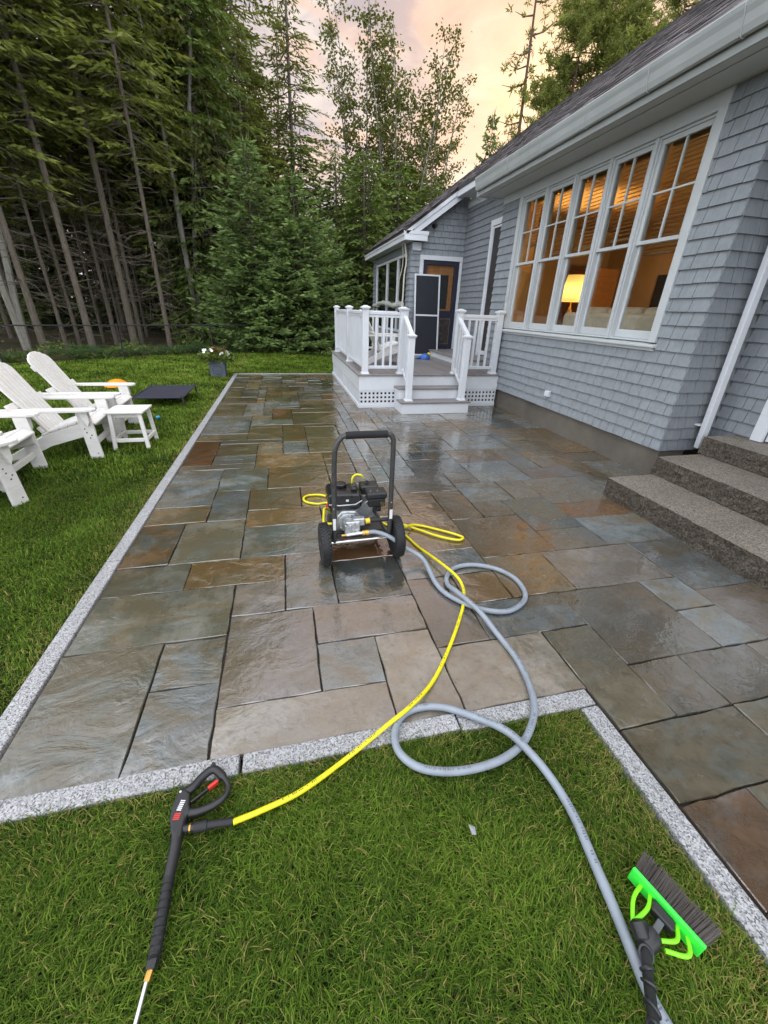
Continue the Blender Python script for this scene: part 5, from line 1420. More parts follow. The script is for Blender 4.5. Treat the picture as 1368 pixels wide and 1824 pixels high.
# orange saucer and small blue toy
og = empty('toy_saucer', (-3.42, 9.6, 0), label='bright orange plastic saucer lying on the lawn behind the far chair', cat='toy')
m_orange = simple('orange_plastic', (0.80, 0.28, 0.01), 0.4, rand=0)
MB().lathe([(0.205, 0.015), (0.215, .03), (0.19, .07), (0.12, .12), (0.05, .14), (0.01, .145)], (-3.42, 9.6, 0.0), (-.05, -.08, 1), 26).build('dome', m_orange, og, smooth=True)
MB().lathe([(0.20, .012), (0.225, .015), (0.228, .028), (0.214, .033)], (-3.42, 9.6, 0.0), (-.05, -.08, 1), 26).build('rim', m_orange, og, smooth=True)
bt = empty('ball_toy', (-1.93, 6.635, 0.02), label='tiny light blue toy lying in the lawn near the side table', cat='toy')
MB().lathe([(0.005, -.02), (0.022, -.01), (0.026, .008), (0.014, .026), (0.003, .03)], (-1.93, 6.635, 0.035), (.4, 0, 1), 12).build('body', simple('toy_cyan', (.02, .33, .62), .4, rand=0), bt, smooth=True)
MB().lathe([(0.018, -.006), (0.022, 0), (0.018, .006)], (-1.90, 6.628, 0.045), (1, .3, .4), 12).build('ring', simple('toy_cyan2', (.02, .38, .66), .4, rand=0), bt, smooth=True)

# planter
pt = empty('planter', (-1.60, 10.95, 0), label='square blue-grey planter with white flowers at the far patio corner', cat='planter')
m_pot = simple('planter_grey', (0.085, 0.105, 0.135), 0.6, 0.25, 6, 0.3, 40, rand=0)
PX, PY = -1.60, 11.02
def tap(x0, z0, x1, z1): return [(PX - x0, PY - x0, z0), (PX + x0, PY - x0, z0), (PX + x0, PY + x0, z0), (PX - x0, PY + x0, z0)], [(PX - x1, PY - x1, z1), (PX + x1, PY - x1, z1), (PX + x1, PY + x1, z1), (PX - x1, PY + x1, z1)]
pot = MB().hexa(*tap(.165, -.01, .185, .32)).build('pot', m_pot, pt, bevel=0.01)
MB().hexa(*tap(.203, .321, .203, .36)).build('pot_rim', m_pot, pot, bevel=0.008)
for ax in (0, 1):
    oc = [(-.06, .07), (.06, .07), (.105, .115), (.105, .21), (.06, .255), (-.06, .255), (-.105, .21), (-.105, .115)]
    if ax == 0: pth = [(PX + p, PY - .178 - .02 * q, q) for p, q in oc]
    else: pth = [(PX - .178 - .02 * q, PY + p, q) for p, q in oc]
    MB().tube(pth, .010, 8, closed=True).build('panel_moulding', m_pot, pot, smooth=True)
MB().box(PX - .19, PX + .19, PY - .19, PY + .19, .345, .352).build('soil', m_joint, pot)

# ------------------------------------------------------------------ grass
def leaf_shader(name, stops, dry=None, trans=0.35, rough=0.55, spec=0.25, varscale=0.6):
    t = NT(name)
    at = t.attr('tint').outputs['Fac']
    rp = t.n('ShaderNodeValToRGB'); t.l(at, rp.inputs[0])
    e = rp.color_ramp.elements
    while len(e) < len(stops): e.new(0.5)
    for i, (p, c) in enumerate(stops):
        e[i].position = p; e[i].color = (*c, 1)
    col = rp.outputs[0]
    n = t.noise(t.pos(), varscale, 4)
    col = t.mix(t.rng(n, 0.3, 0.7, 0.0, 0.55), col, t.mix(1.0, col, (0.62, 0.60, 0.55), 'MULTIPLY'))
    t.done(col, rough, None, 0, spec)
    tr = t.n('ShaderNodeBsdfTranslucent'); t.l(t.mix(1.0, col, (1.0, 1.0, 0.55), 'MULTIPLY'), tr.inputs[0])
    mx = t.n('ShaderNodeMixShader'); mx.inputs[0].default_value = trans
    t.l(t.b.outputs[0], mx.inputs[1]); t.l(tr.outputs[0], mx.inputs[2])
    t.l(mx.outputs[0], t.t.nodes['Material Output'].inputs[0])
    return t.m
m_grass = leaf_shader('grass', [(0.0, (0.032, 0.066, 0.010)), (0.30, (0.090, 0.162, 0.016)), (0.60, (0.186, 0.300, 0.032)), (0.80, (0.270, 0.270, 0.070)), (1.0, (0.380, 0.270, 0.110))], trans=0.22, rough=.8, spec=.12)

def raw_mesh(name, V, F4=None, F3=None, mat=None, tint=None, parent=None, smooth=False, **k):
    me = bpy.data.meshes.new(name)
    V = np.asarray(V, dtype=np.float32).reshape(-1, 3)
    me.vertices.add(len(V)); me.vertices.foreach_set('co', V.ravel())
    loops = []; starts = []; tot = 0
    parts = []
    if F4 is not None and len(F4): parts.append((np.asarray(F4, dtype=np.int32).reshape(-1, 4), 4))
    if F3 is not None and len(F3): parts.append((np.asarray(F3, dtype=np.int32).reshape(-1, 3), 3))
    L = np.concatenate([p.ravel() for p, _ in parts])
    st = []
    for p, n in parts:
        st.append(tot + np.arange(len(p)) * n); tot += p.size
    st = np.concatenate(st).astype(np.int32)
    me.loops.add(len(L)); me.loops.foreach_set('vertex_index', L)
    me.polygons.add(len(st)); me.polygons.foreach_set('loop_start', st)
    if smooth: me.polygons.foreach_set('use_smooth', np.ones(len(st), dtype=bool))
    me.update(calc_edges=True)
    if mat: me.materials.append(mat)
    if tint is not None:
        a = me.attributes.new('tint', 'FLOAT', 'POINT'); a.data.foreach_set('value', np.asarray(tint, dtype=np.float32))
    o = bpy.data.objects.new(name, me); COL.objects.link(o)
    if parent is not None: o.parent = parent
    return tag(o, **k)

def fnoise(x, y, s, seed):
    """cheap smooth noise from a few sines"""
    r = np.random.default_rng(seed); v = 0
    for k in range(5):
        a, b, c = r.normal(0, s), r.normal(0, s), r.uniform(0, 6.28)
        v = v + np.sin(a * x + b * y + c)
    return v / 5

def blades(P, ln, wd, lean, tint, z0=-0.015, seed=0):
    r = np.random.default_rng(seed); n = len(P)
    a = r.uniform(0, 2 * np.pi, n)
    # neighbouring blades lean roughly the same way
    a = np.where(r.random(n) < .40, 6.0 * fnoise(P[:, 0], P[:, 1], 5.0, 77) + r.normal(0, .6, n), a)
    d = np.stack([np.cos(a), np.sin(a), np.zeros(n)], 1); s = np.stack([-np.sin(a), np.cos(a), np.zeros(n)], 1)
    B = np.concatenate([P, np.full((n, 1), z0)], 1)
    le = lean * r.uniform(.4, 1.5, n)
    L = ln[:, None]; W = wd[:, None]
    up = np.array([0, 0, 1.0])
    m1 = B + d * (L * .28 * le[:, None]) + up * (L * .55 * np.sqrt(np.maximum(.05, 1 - (.5 * le[:, None]) ** 2)))
    tp = B + d * (L * .80 * le[:, None]) + up * (L * .92 * np.maximum(.12, 1 - .62 * le[:, None]))
    tw = r.uniform(-.5, .5, n)[:, None]
    V = np.stack([B - s * W, B + s * W, m1 + (s + d * tw) * W * .85, m1 - (s + d * tw) * W * .85, tp], 1).reshape(-1, 3)
    i = np.arange(n)[:, None] * 5
    F4 = i + np.array([[0, 1, 2, 3]]); F3 = i + np.array([[3, 2, 4]])
    return V, F4, F3, np.repeat(tint, 5)

def inpoly(x, y, poly):
    c = np.zeros(len(x), dtype=bool); n = len(poly)
    for i in range(n):
        x0, y0 = poly[i]; x1, y1 = poly[(i + 1) % n]
        c ^= ((y0 > y) != (y1 > y)) & (x < (x1 - x0) * (y - y0) / (y1 - y0 + 1e-12) + x0)
    return c

def grass_patch(name, x0, x1, y0, y1, dens, l0, l1, w0, w1, lean, seed, cond=None):
    r = np.random.default_rng(seed); n = int((x1 - x0) * (y1 - y0) * dens)
    P = np.stack([r.uniform(x0, x1, n), r.uniform(y0, y1, n)], 1)
    k = inpoly(P[:, 0], P[:, 1], LAWN)
    if cond is not None: k &= cond(P[:, 0], P[:, 1])
    P = P[k]; n = len(P); x, y = P[:, 0], P[:, 1]
    cl_ = fnoise(x, y, 7.0, 5) * .5 + fnoise(x, y, 2.2, 6) * .5
    keep = r.random(n) < np.clip(.85 + cl_ * .6, .35, 1)
    P = P[keep]; cl_ = cl_[keep]; n = len(P); x, y = P[:, 0], P[:, 1]
    tint = np.clip(.31 + .34 * cl_ + r.normal(0, .17, n) + .16 * np.clip((y - 5) / 6, 0, 1), 0, .70)
    # dry margin beside the granite edging
    dr = np.exp(-np.abs(x - 1.19) / .13) * (y < 1.0) * np.clip(.70 + .55 * fnoise(x, y, 4, 8), 0, 1) * 1.5
    dr = np.maximum(dr, np.exp(-np.abs(y - 1.0) / .05) * (x < 1.2) * (x > -3) * .50)
    dr = np.maximum(dr, np.exp(-np.abs(x + 1.30) / .09) * (y > 1.0) * .42)
    dr = dr * r.uniform(.5, 1.2, n)
    tint = np.where(r.random(n) < dr, r.uniform(.72, 1.0, n), tint)
    tint = np.where(r.random(n) < .022, r.uniform(.72, 1.0, n), tint)
    short = np.clip(1 - .55 * dr, .35, 1)
    ln = r.uniform(l0, l1, n) * short * (1 + .25 * cl_)
    ln = np.where(r.random(n) < .06, ln * 1.5, ln)
    return blades(P, ln, r.uniform(w0, w1, n), lean, tint, seed=seed + 1)
def thatch(x0, x1, y0, y1, dens, seed):
    r = np.random.default_rng(seed); n = int((x1 - x0) * (y1 - y0) * dens)
    P = np.stack([r.uniform(x0, x1, n), r.uniform(y0, y1, n)], 1)
    P = P[inpoly(P[:, 0], P[:, 1], LAWN)]; n = len(P)
    tint = np.where(r.random(n) < .22, r.uniform(.70, .95, n), r.uniform(.0, .35, n))
    V, a, b, t = blades(P, r.uniform(.03, .075, n), r.uniform(.0008, .0016, n), 1.35, tint, seed=seed)
    V = V.copy(); V[:, 2] = -.010 + (V[:, 2] + .015) * .75
    return V, a, b, t
def join_blades(name, lst, **k):
    V = []; A = []; B = []; T = []; o = 0
    for v, f4, f3, t in lst:
        V.append(v); A.append(f4 + o); B.append(f3 + o); T.append(t); o += len(v)
    return raw_mesh(name, np.concatenate(V), np.concatenate(A), np.concatenate(B), m_grass, np.concatenate(T), **k)
lawn_parts = [
    thatch(-2.2, 1.20, -0.35, 1.0, 9000, 31),
    thatch(-3.0, -1.29, 1.0, 4.2, 3500, 32),
    grass_patch('a', -2.2, 1.20, -0.35, 1.0, 30000, .024, .066, .0007, .0015, 1.05, 21),
    grass_patch('b', -3.4, -1.29, 1.0, 4.2, 13000, .032, .062, .0012, .0024, .85, 22),
    grass_patch('c', -5.5, -1.29, 4.2, 8.0, 3600, .045, .080, .0030, .0050, .75, 23),
    grass_patch('d', -9.5, -1.29, 8.0, 11.4, 1500, .050, .085, .0045, .0075, .75, 24),
    grass_patch('d', -8.0, 3.3, 11.42, 17.3, 1100, .050, .090, .0060, .0100, .7, 25),
    grass_patch('e', -9.5, -5.5, 3.0, 8.0, 1000, .050, .085, .0045, .0070, .75, 26),
]
join_blades('lawn_grass', lawn_parts, label='mown green lawn grass around the patio', cat='grass', kind='stuff')

# ------------------------------------------------------------------ trees and plants
def bark_mat(name, c1, c2, sc=5.0):
    t = NT(name); v = t.shift(t.obj())
    n = t.noise(t.mapping(v, (6, 6, 1.1)), sc, 6, 0.65); n2 = t.noise(v, 1.1, 3)
    col = t.mix(t.rng(n, 0.3, 0.7), c1, c2)
    col = t.mix(t.rng(n2, 0.5, 0.7, 0, .35), col, (0.085, 0.095, 0.06))
    return t.done(col, 0.9, t.bump(n, 0.8, 0.03), 0, 0.15)
m_bark = bark_mat('conifer_bark', (0.075, 0.062, 0.048), (0.180, 0.152, 0.120))
m_bark2 = bark_mat('grey_bark', (0.16, 0.15, 0.125), (0.30, 0.285, 0.245), 3.0)
m_bark3 = bark_mat('pine_bark', (0.060, 0.036, 0.026), (0.150, 0.095, 0.066))
m_pine = leaf_shader('pine_needles', [(0, (0.082, 0.103, 0.025)), (.4, (0.187, 0.222, 0.050)), (.75, (0.306, 0.333, 0.079)), (1, (0.418, 0.398, 0.110))], trans=.42, varscale=.25)
m_spruce = leaf_shader('spruce_needles', [(0, (0.038, 0.060, 0.020)), (.35, (0.112, 0.170, 0.052)), (.7, (0.220, 0.318, 0.100)), (1, (0.330, 0.440, 0.165))], trans=.30, varscale=.9)
m_hemlock = leaf_shader('hemlock_needles', [(0, (0.062, 0.093, 0.025)), (.4, (0.133, 0.195, 0.048)), (.75, (0.225, 0.292, 0.073)), (1, (0.318, 0.367, 0.112))], trans=.38, varscale=.3)
m_leaf = leaf_shader('broad_leaves', [(0, (0.060, 0.071, 0.015)), (.4, (0.120, 0.143, 0.032)), (.75, (0.192, 0.206, 0.048)), (1, (0.288, 0.196, 0.060))], trans=.48, varscale=.3)
m_fern = leaf_shader('fern_fronds', [(0, (0.03, 0.075, 0.02)), (.5, (0.065, 0.150, 0.040)), (1, (0.12, 0.22, 0.07))], trans=.35)

class Leaves:
    def __init__(s): s.c = []; s.d = []; s.l = []; s.w = []; s.t = []
    def add(s, c, d, l, w, t): s.c.append(tuple(c)); s.d.append(tuple(d)); s.l.append(l); s.w.append(w); s.t.append(t)
    def mesh(s, name, mat, parent, seed=0, flat=0.0, fold=0.15):
        r = np.random.default_rng(seed)
        c = np.array(s.c); d = np.array(s.d); d = d / np.linalg.norm(d, axis=1, keepdims=True)
        l = np.array(s.l)[:, None]; w = np.array(s.w)[:, None]; n = len(c)
        rv = r.normal(0, 1, (n, 3)); rv[:, 2] *= (1 - flat)
        sd = np.cross(d, np.array([0, 0, 1.0]) * flat + rv * (1 - flat) + 1e-3)
        sd = sd / np.linalg.norm(sd, axis=1, keepdims=True)
        nn = np.cross(d, sd)
        m = c + d * l * .45 
        V = np.stack([c, m + sd * w + nn * w * fold, c + d * l, m - sd * w + nn * w * fold], 1).reshape(-1, 3)
        F = np.arange(n)[:, None] * 4 + np.array([[0, 1, 2, 3]])
        return raw_mesh(name, V, F, None, mat, np.repeat(np.array(s.t), 4), parent)

def conifer_boughs(L, W, r, H, z0, R, shape, lev, per, seg, ll, lw, droop, upturn, side, tone, tips=True, thin=None, dens=1.0):
    """whorls of boughs; L collects sprays, W wood bars"""
    z = z0
    while z < H * .985:
        f = (z - z0) / (H - z0)
        n = max(3, int(round(per * (1 - .45 * f) + r.uniform(-1, 1))))
        a0 = r.uniform(0, 6.28)
        for k in range(n):
            a = a0 + 6.283 * k / n + r.uniform(-.28, .28)
            Rl = R * shape(f) * r.uniform(.62, 1.18)
            if Rl < .12: Rl = .12
            if thin and r.random() < thin: continue
            dx, dy = math.cos(a), math.sin(a)
            zz = z + r.uniform(-lev, lev) * .4
            def pt(t): return Vector((dx * Rl * t, dy * Rl * t, zz + Rl * (-droop * t + upturn * t * t) + .02))
            m = max(3, int(Rl / seg))
            W.tube([pt(0), pt(.5), pt(1)], [max(.006, .014 * Rl), max(.004, .008 * Rl), .002], 4, caps=False)
            for i in range(m):
                t = .18 + .82 * (i + r.random()) / m
                if r.random() > dens: continue
                p = pt(t); ax = (pt(min(1, t + .05)) - pt(t - .05)).normalized()
                sv = Vector((-dy, dx, 0))
                sl = side * Rl * (1.08 - t) * r.uniform(.6, 1.15) + .10
                for sgn in (-1, 1):
                    q = p
                    dv = (ax * r.uniform(.55, .9) + sv * sgn * r.uniform(.6, 1.0) + Vector((0, 0, r.uniform(-.34, .08)))).normalized()
                    nseg = max(1, int(sl / (ll * .7)))
                    for j in range(nseg):
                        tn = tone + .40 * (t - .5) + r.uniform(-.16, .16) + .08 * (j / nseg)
                        L.add(q + Vector((r.uniform(-.03, .03), r.uniform(-.03, .03), r.uniform(-.03, .03))), dv + Vector((r.uniform(-.3, .3), r.uniform(-.3, .3), r.uniform(-.35, .15))), ll * r.uniform(.75, 1.25), lw * r.uniform(.8, 1.2), min(1, max(0, tn)))
                        q = q + dv * (ll * .68)
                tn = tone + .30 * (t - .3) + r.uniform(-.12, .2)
                L.add(p, ax + Vector((r.uniform(-.3, .3), r.uniform(-.3, .3), r.uniform(-.1, .3))), ll * 1.1, lw, min(1, max(0, tn)))
        z += lev * r.uniform(.8, 1.2)

def trunk_path(H, r, wob=.12, n=9):
    ph = r.uniform(0, 6)
    return [(wob * math.sin(ph + 2.3 * i / n) * i / n * 1.5, wob * math.cos(ph * 1.7 + 1.9 * i / n) * i / n * 1.5, -.3 + (H + .3) * i / n) for i in range(n + 1)]

def dead_twigs(W, r, z0, z1, n, l0, l1):
    for k in range(n):
        z = r.uniform(z0, z1); a = r.uniform(0, 6.28); l = r.uniform(l0, l1)
        p0 = Vector((0, 0, z)); d = Vector((math.cos(a), math.sin(a), r.uniform(-.25, .15)))
        p1 = p0 + d * l * .55; p2 = p0 + d * l + Vector((0, 0, r.uniform(-.2, .15) * l))
        W.tube([p0, p1, p2], [.016, .010, .003], 4, caps=False)
        if r.random() < .6:
            q = p1 + Vector((-d.y, d.x, r.uniform(-.2, .2))) * l * r.uniform(.2, .4) * r.choice((-1, 1))
            W.tube([p1, q], [.007, .002], 3, caps=False)

def make_tree(name, wood_mb, bark, L, leafmat, seed, **mk):
    t = empty(name, (0, 0, 0))
    wood_mb.build('trunk', bark, t, smooth=True, center=False)
    if L is not None and L.c: L.mesh('crown', leafmat, t, seed, **mk)
    return t

TREES = []
def plant_tree(proto, loc, rot, sc_, label, cat='tree', group=None, slim=1.0):
    o = proto if not proto.get('used') else copy_tree(proto)
    proto['used'] = 1
    o.location = loc; o.rotation_euler = (0, 0, rot); o.scale = sc_ if isinstance(sc_, tuple) else (sc_,) * 3
    for k in ('group',):
        if k in o: del o[k]
    for ch in o.children:
        if ch.name.startswith('trunk'): ch.scale = (slim, slim, 1)
    tag(o, label, cat, group)
    TREES.append(o)
    return o

# --- prototypes
def tall_conifer(seed, H, z0, R, name='tall_conifer', tw=70, thick=.16, tone=.35, per=7, thin=.12):
    r = random.Random(seed); W = MB(); L = Leaves()
    p = trunk_path(H, r); n = len(p) - 1
    W.tube(p, [thick * (1 - .85 * i / n) + (.05 if i == 0 else 0) for i in range(n + 1)], 9, caps=False)
    dead_twigs(W, r, 1.4, z0 + 2, tw, .5, 1.9)
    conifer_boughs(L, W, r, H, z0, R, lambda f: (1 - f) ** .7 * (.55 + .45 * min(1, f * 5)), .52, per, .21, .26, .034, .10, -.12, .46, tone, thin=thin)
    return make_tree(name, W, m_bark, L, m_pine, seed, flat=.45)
TC = [tall_conifer(31, 23, 4.6, 2.9, per=8), tall_conifer(32, 21, 5.6, 2.7, thick=.13, per=8), tall_conifer(33, 24, 6.6, 3.0, thick=.19, tw=90, per=8)]

def spruce(seed, H, R, name='spruce', tone=.42):
    r = random.Random(seed); W = MB(); L = Leaves()
    W.tube(trunk_path(H, r, .03), [.10 * (1 - .93 * i / 9) for i in range(10)], 7, caps=False)
    conifer_boughs(L, W, r, H, .12, R, lambda f: (1 - f) ** .62 * (.84 + .16 * min(1, f * 6)), .20, 11, .14, .20, .036, .16, .22, .44, tone)
    for k in range(5):
        a = k * 1.256
        L.add((0, 0, H - .45 + .05 * k), (math.cos(a) * .4, math.sin(a) * .4, 1), .40, .03, .7)
    return make_tree(name, W, m_bark, L, m_spruce, seed, flat=.35)
SPR = [spruce(41, 6.6, 2.35, tone=.42), spruce(42, 5.8, 2.55, tone=.44)]

def hemlock(seed, H, R, name='hemlock', tone=.36):
    r = random.Random(seed); W = MB(); L = Leaves()
    W.tube(trunk_path(H, r, .06), [.15 * (1 - .92 * i / 9) for i in range(10)], 7, caps=False)
    conifer_boughs(L, W, r, H, .25, R, lambda f: (1 - f) ** .45 * (.85 + .15 * min(1, f * 5)), .28, 10, .20, .26, .046, .16, -.10, .50, tone)
    return make_tree(name, W, m_bark, L, m_hemlock, seed, flat=.55)
HEM = [hemlock(51, 8.6, 2.5, tone=.42), hemlock(52, 14.5, 3.1, tone=.34)]

def broadleaf(seed, H, stems, spread, z0, nl, lsz, name='broadleaf_tree', bark=None, rad=.10, crownR=1.6):
    r = random.Random(seed); W = MB(); L = Leaves()
    for s in range(stems):
        a = 6.283 * s / stems + r.uniform(-.4, .4); h = H * r.uniform(.82, 1.05)
        ex, ey = math.cos(a) * spread * r.uniform(.6, 1.1), math.sin(a) * spread * r.uniform(.6, 1.1)
        pts = [Vector((ex * (i / 8) ** 1.25 + r.uniform(-.07, .07) * i / 4, ey * (i / 8) ** 1.25 + r.uniform(-.07, .07) * i / 4, -.3 + (h + .3) * i / 8)) for i in range(9)]
        W.tube(pts, [rad * (1 - .88 * i / 8) for i in range(9)], 7, caps=False)
        nb = int(24 * h / 12)
        for b in range(nb):
            f = z0 / h + (1 - z0 / h) * (b + r.random()) / nb
            i = min(7, int(f * 8)); p = pts[i].lerp(pts[i + 1], f * 8 - i)
            bl = crownR * (1.15 - f * .72) * r.uniform(.5, 1.15); ba = r.uniform(0, 6.28)
            d = Vector((math.cos(ba), math.sin(ba), r.uniform(.25, .9))).normalized()
            e = p + d * bl + Vector((0, 0, -.12 * bl))
            m = p.lerp(e, .5) + Vector((0, 0, .08 * bl))
            W.tube([p, m, e], [.02, .012, .004], 4, caps=False)
            for j in range(int(nl * bl)):
                t = r.uniform(.25, 1.05)
                q = (p.lerp(m, t * 2) if t < .5 else m.lerp(e, t * 2 - 1)) + Vector((r.gauss(0, .17), r.gauss(0, .17), r.gauss(0, .14)))
                L.add(q, (r.gauss(0, 1), r.gauss(0, 1), r.gauss(-.5, .6)), lsz * r.uniform(.7, 1.3), lsz * .36, min(1, max(0, r.gauss(.45, .2))))
    return make_tree(name, W, bark or m_bark2, L, m_leaf, seed)
BL = [broadleaf(61, 13.8, 7, 2.6, 3.0, 58, .15, rad=.085, crownR=2.1), broadleaf(62, 15.0, 6, 2.4, 4.0, 50, .15, rad=.08, crownR=2.0), broadleaf(63, 17, 3, 1.9, 5.0, 56, .17, rad=.12, crownR=2.2)]

def old_pine(seed, H, z0, R, nb, dens, name='tall_pine'):
    r = random.Random(seed); W = MB(); L = Leaves()
    p = trunk_path(H, r, .15)
    W.tube(p, [.20 * (1 - .82 * i / 9) for i in range(10)], 9, caps=False)
    for b in range(nb):
        f = (b + r.random()) / nb; z = z0 + (H - z0) * f; a = r.uniform(0, 6.28); l = R * (1.05 - .75 * f) * r.uniform(.55, 1.15)
        d = Vector((math.cos(a), math.sin(a), r.uniform(-.05, .35)))
        p0 = Vector((p[min(9, int(z / H * 9))][0], p[min(9, int(z / H * 9))][1], z)); p2 = p0 + d * l; p1 = p0.lerp(p2, .5) + Vector((0, 0, -.10 * l))
        W.tube([p0, p1, p2], [.05, .03, .01], 5, caps=False)
        for c in range(max(2, int(l * dens))):
            t = r.uniform(.3, 1.02); q = (p0.lerp(p1, t * 2) if t < .5 else p1.lerp(p2, t * 2 - 1)) + Vector((r.gauss(0, .28), r.gauss(0, .28), r.gauss(.1, .2)))
            tn = r.gauss(.42, .15)
            for j in range(16):
                L.add(q + Vector((r.gauss(0, .06), r.gauss(0, .06), r.gauss(0, .06))), (r.gauss(0, 1), r.gauss(0, 1), r.gauss(.25, .8)), 0.32 * r.uniform(.7, 1.2), .034, min(1, max(0, tn + r.uniform(-.1, .1))))
    return make_tree(name, W, m_bark3, L, m_pine, seed)
PN = [old_pine(71, 20, 5.0, 3.2, 30, 3.2), old_pine(72, 23, 8.0, 6.0, 90, 12.0)]

# --- placing: conifers of the wood on the left
wood = [(-7.75, 16.5), (-7.52, 17.5), (-7.69, 19), (-6.5, 17), (-7.54, 21), (-6.72, 20), (-7.1, 22), (-5.6, 18.5), (-5.84, 20.3), (-6.35, 23), (-4.23, 18), (-5.16, 24), (-4.24, 22), (-4.31, 26), (-3.41, 24), (-10.91, 21), (-11.4, 23), (-10.36, 18), (-10.6, 15.6), (-13.0, 15.6)]
rt_ = random.Random(17)
TCN = [0, 1, 0, 2, 1, 1, 1, 2, 0, 1, 1, 0, 1, 2, 0, 0, 1, 2, 0, 2]
ORD = ['first', 'second', 'third', 'fourth', 'fifth', 'sixth', 'seventh', 'eighth', 'ninth', 'tenth', 'eleventh', 'twelfth', 'thirteenth', 'fourteenth', 'fifteenth', 'sixteenth', 'seventeenth', 'eighteenth', 'nineteenth', 'twentieth']
order = sorted([i for i, (x, y) in enumerate(wood) if x / y > -.50], key=lambda i: wood[i][0] / wood[i][1])
for i, (x, y) in enumerate(wood):
    big = {0: 'thick leaning-looking conifer trunk at the left edge of the wood', 3: 'stout grey conifer trunk standing clear in front of the wood', 7: 'tall straight conifer trunk in the wood above the far chair', 10: 'thin brown conifer trunk nearest the spruces'}.get(i)
    plant_tree(TC[TCN[i]], (x, y, ground_z(x, y)), rt_.uniform(0, 6.28), rt_.uniform(.85, 1.12), big or ('slender conifer trunk behind the fence, %s from the left edge' % ORD[order.index(i)] if i in order else 'slender dark conifer in the shaded wood behind the fence'), 'tree', 'conifers of the wood on the left', slim=(.56 if big else rt_.uniform(.34, .54)))
rest_wood = []
for k in range(46):
    y = rt_.uniform(23, 40); x = rt_.uniform(-24, -1.0) * (y / 30)
    rest_wood.append((x, y))
for x, y in rest_wood + [(-15, 12), (-17, 9), (-16, 17), (-19, 14), (-20, 20), (-14.5, 19.5), (-18, 5), (-21, 1)]:
    plant_tree(TC[rt_.randrange(3)], (x, y, ground_z(x, y)), rt_.uniform(0, 6.28), (rt_.uniform(.8, 1.1),) * 2 + (rt_.uniform(.75, 1.05),), 'slender dark conifer in the shaded wood behind the fence', 'tree', 'conifers of the wood on the left', slim=rt_.uniform(.38, .6))
# low dark hemlocks that close the wood
for x, y, s_ in ((-8.5, 30, .9), (-13, 28, 1.0), (-5, 33, 1.0), (-18, 30, 1.1), (-2.5, 30, .9), (-10.5, 36, 1.1), (-16, 36, 1.1), (-6.5, 39, 1.2), (-23, 34, 1.2), (-1, 36, 1.1)):
    plant_tree(HEM[1], (x, y, ground_z(x, y)), rt_.uniform(0, 6.28), s_, 'dark hemlock deep in the shaded wood', 'tree', 'hemlocks closing the wood')

# spruces behind the lawn
plant_tree(SPR[0], (-0.75, 18.1, -.05), .4, (1.12, 1.1, 1.0), 'blue-green spruce with the taller pointed top behind the lawn')
plant_tree(SPR[1], (0.70, 17.9, -.05), 2.2, (1.12, 1.05, 1.0), 'broad blue-green spruce beside the deck, lower of the pair')
plant_tree(SPR[1], (2.05, 19.3, -.05), 4.4, (.75, .75, .82), 'small spruce half hidden between the broad spruce and the hemlocks')
# hemlocks behind the porch
for k, (x, y, s_, lab) in enumerate(((3.75, 20.6, (.95, .95, .86), 'dense hemlock right behind the porch corner'), (5.6, 22.2, (1, 1, .90), 'dense hemlock above the porch roof, left one'), (7.5, 23.2, (1, 1, .84), 'dense hemlock above the porch roof, middle one'), (9.8, 24.2, (1, 1, .88), 'dense hemlock above the porch roof, right one'), (2.9, 22.8, (1.05, 1.05, .92), 'dense hemlock between the spruces and the porch'), (4.7, 24.6, (1.2, 1.2, 1.0), 'dense hemlock behind the porch, second row left'), (6.6, 25.4, (1.2, 1.2, .98), 'dense hemlock behind the porch, second row middle'), (8.8, 26.6, (1.2, 1.2, .98), 'dense hemlock behind the porch, second row right'), (1.4, 23.6, (1.1, 1.1, 1.0), 'dense hemlock behind the broad spruce'), (11.3, 28, (1.2, 1.2, .95), 'dense hemlock just above the ridge end'))):
    plant_tree(HEM[0], (x, y, ground_z(x, y)), 1.3 * k, s_, lab, 'tree', 'hemlocks behind the porch')
# tall trees in the middle
plant_tree(HEM[1], (-2.75, 22, ground_z(-2.75, 22)), 1.1, (1.0, 1.0, 1.25), 'tall shaggy conifer rising behind the two spruces')
plant_tree(TC[1], (-1.3, 25.5, ground_z(-1, 25)), 3.3, (1.0, 1.0, .76), 'tall conifer with pale trunk behind the pointed spruce')
plant_tree(TC[0], (1.05, 24.5, ground_z(1, 24)), .9, (.95, .95, .72), 'tall thin conifer with open layered boughs against the sky')
plant_tree(BL[2], (-3.6, 21.0, ground_z(-3, 21)), .3, (1.0, 1.0, 1.05), 'leafy broadleaf tree overhanging the middle of the wood')
plant_tree(BL[2], (-8.6, 17.2, ground_z(-8, 17)), 2.3, (1.0, 1.0, .95), 'forked grey-trunked broadleaf tree at the left of the wood')
plant_tree(BL[2], (-.2, 27, ground_z(0, 27)), 4.0, (.9, .9, .85), 'broadleaf tree with thin crown behind the open conifer')
plant_tree(BL[0], (6.7, 26.2, ground_z(6, 26)), .2, 1.0, 'many-stemmed sparse broadleaf tree against the sunset sky')
plant_tree(BL[1], (4.9, 27.5, ground_z(5, 27)), 1.7, 1.0, 'sparse broadleaf tree left of the many-stemmed one, against the sky')
plant_tree(BL[1], (8.9, 28.0, ground_z(9, 28)), 3.9, (.95, .95, .86), 'sparse broadleaf tree right of the many-stemmed one, above the porch roof')
plant_tree(PN[1], (18.6, 30.5, ground_z(18, 30)), 5.2, (.72, .72, .80), 'smaller bushy pine between the bare-trunked pine and the spreading one')
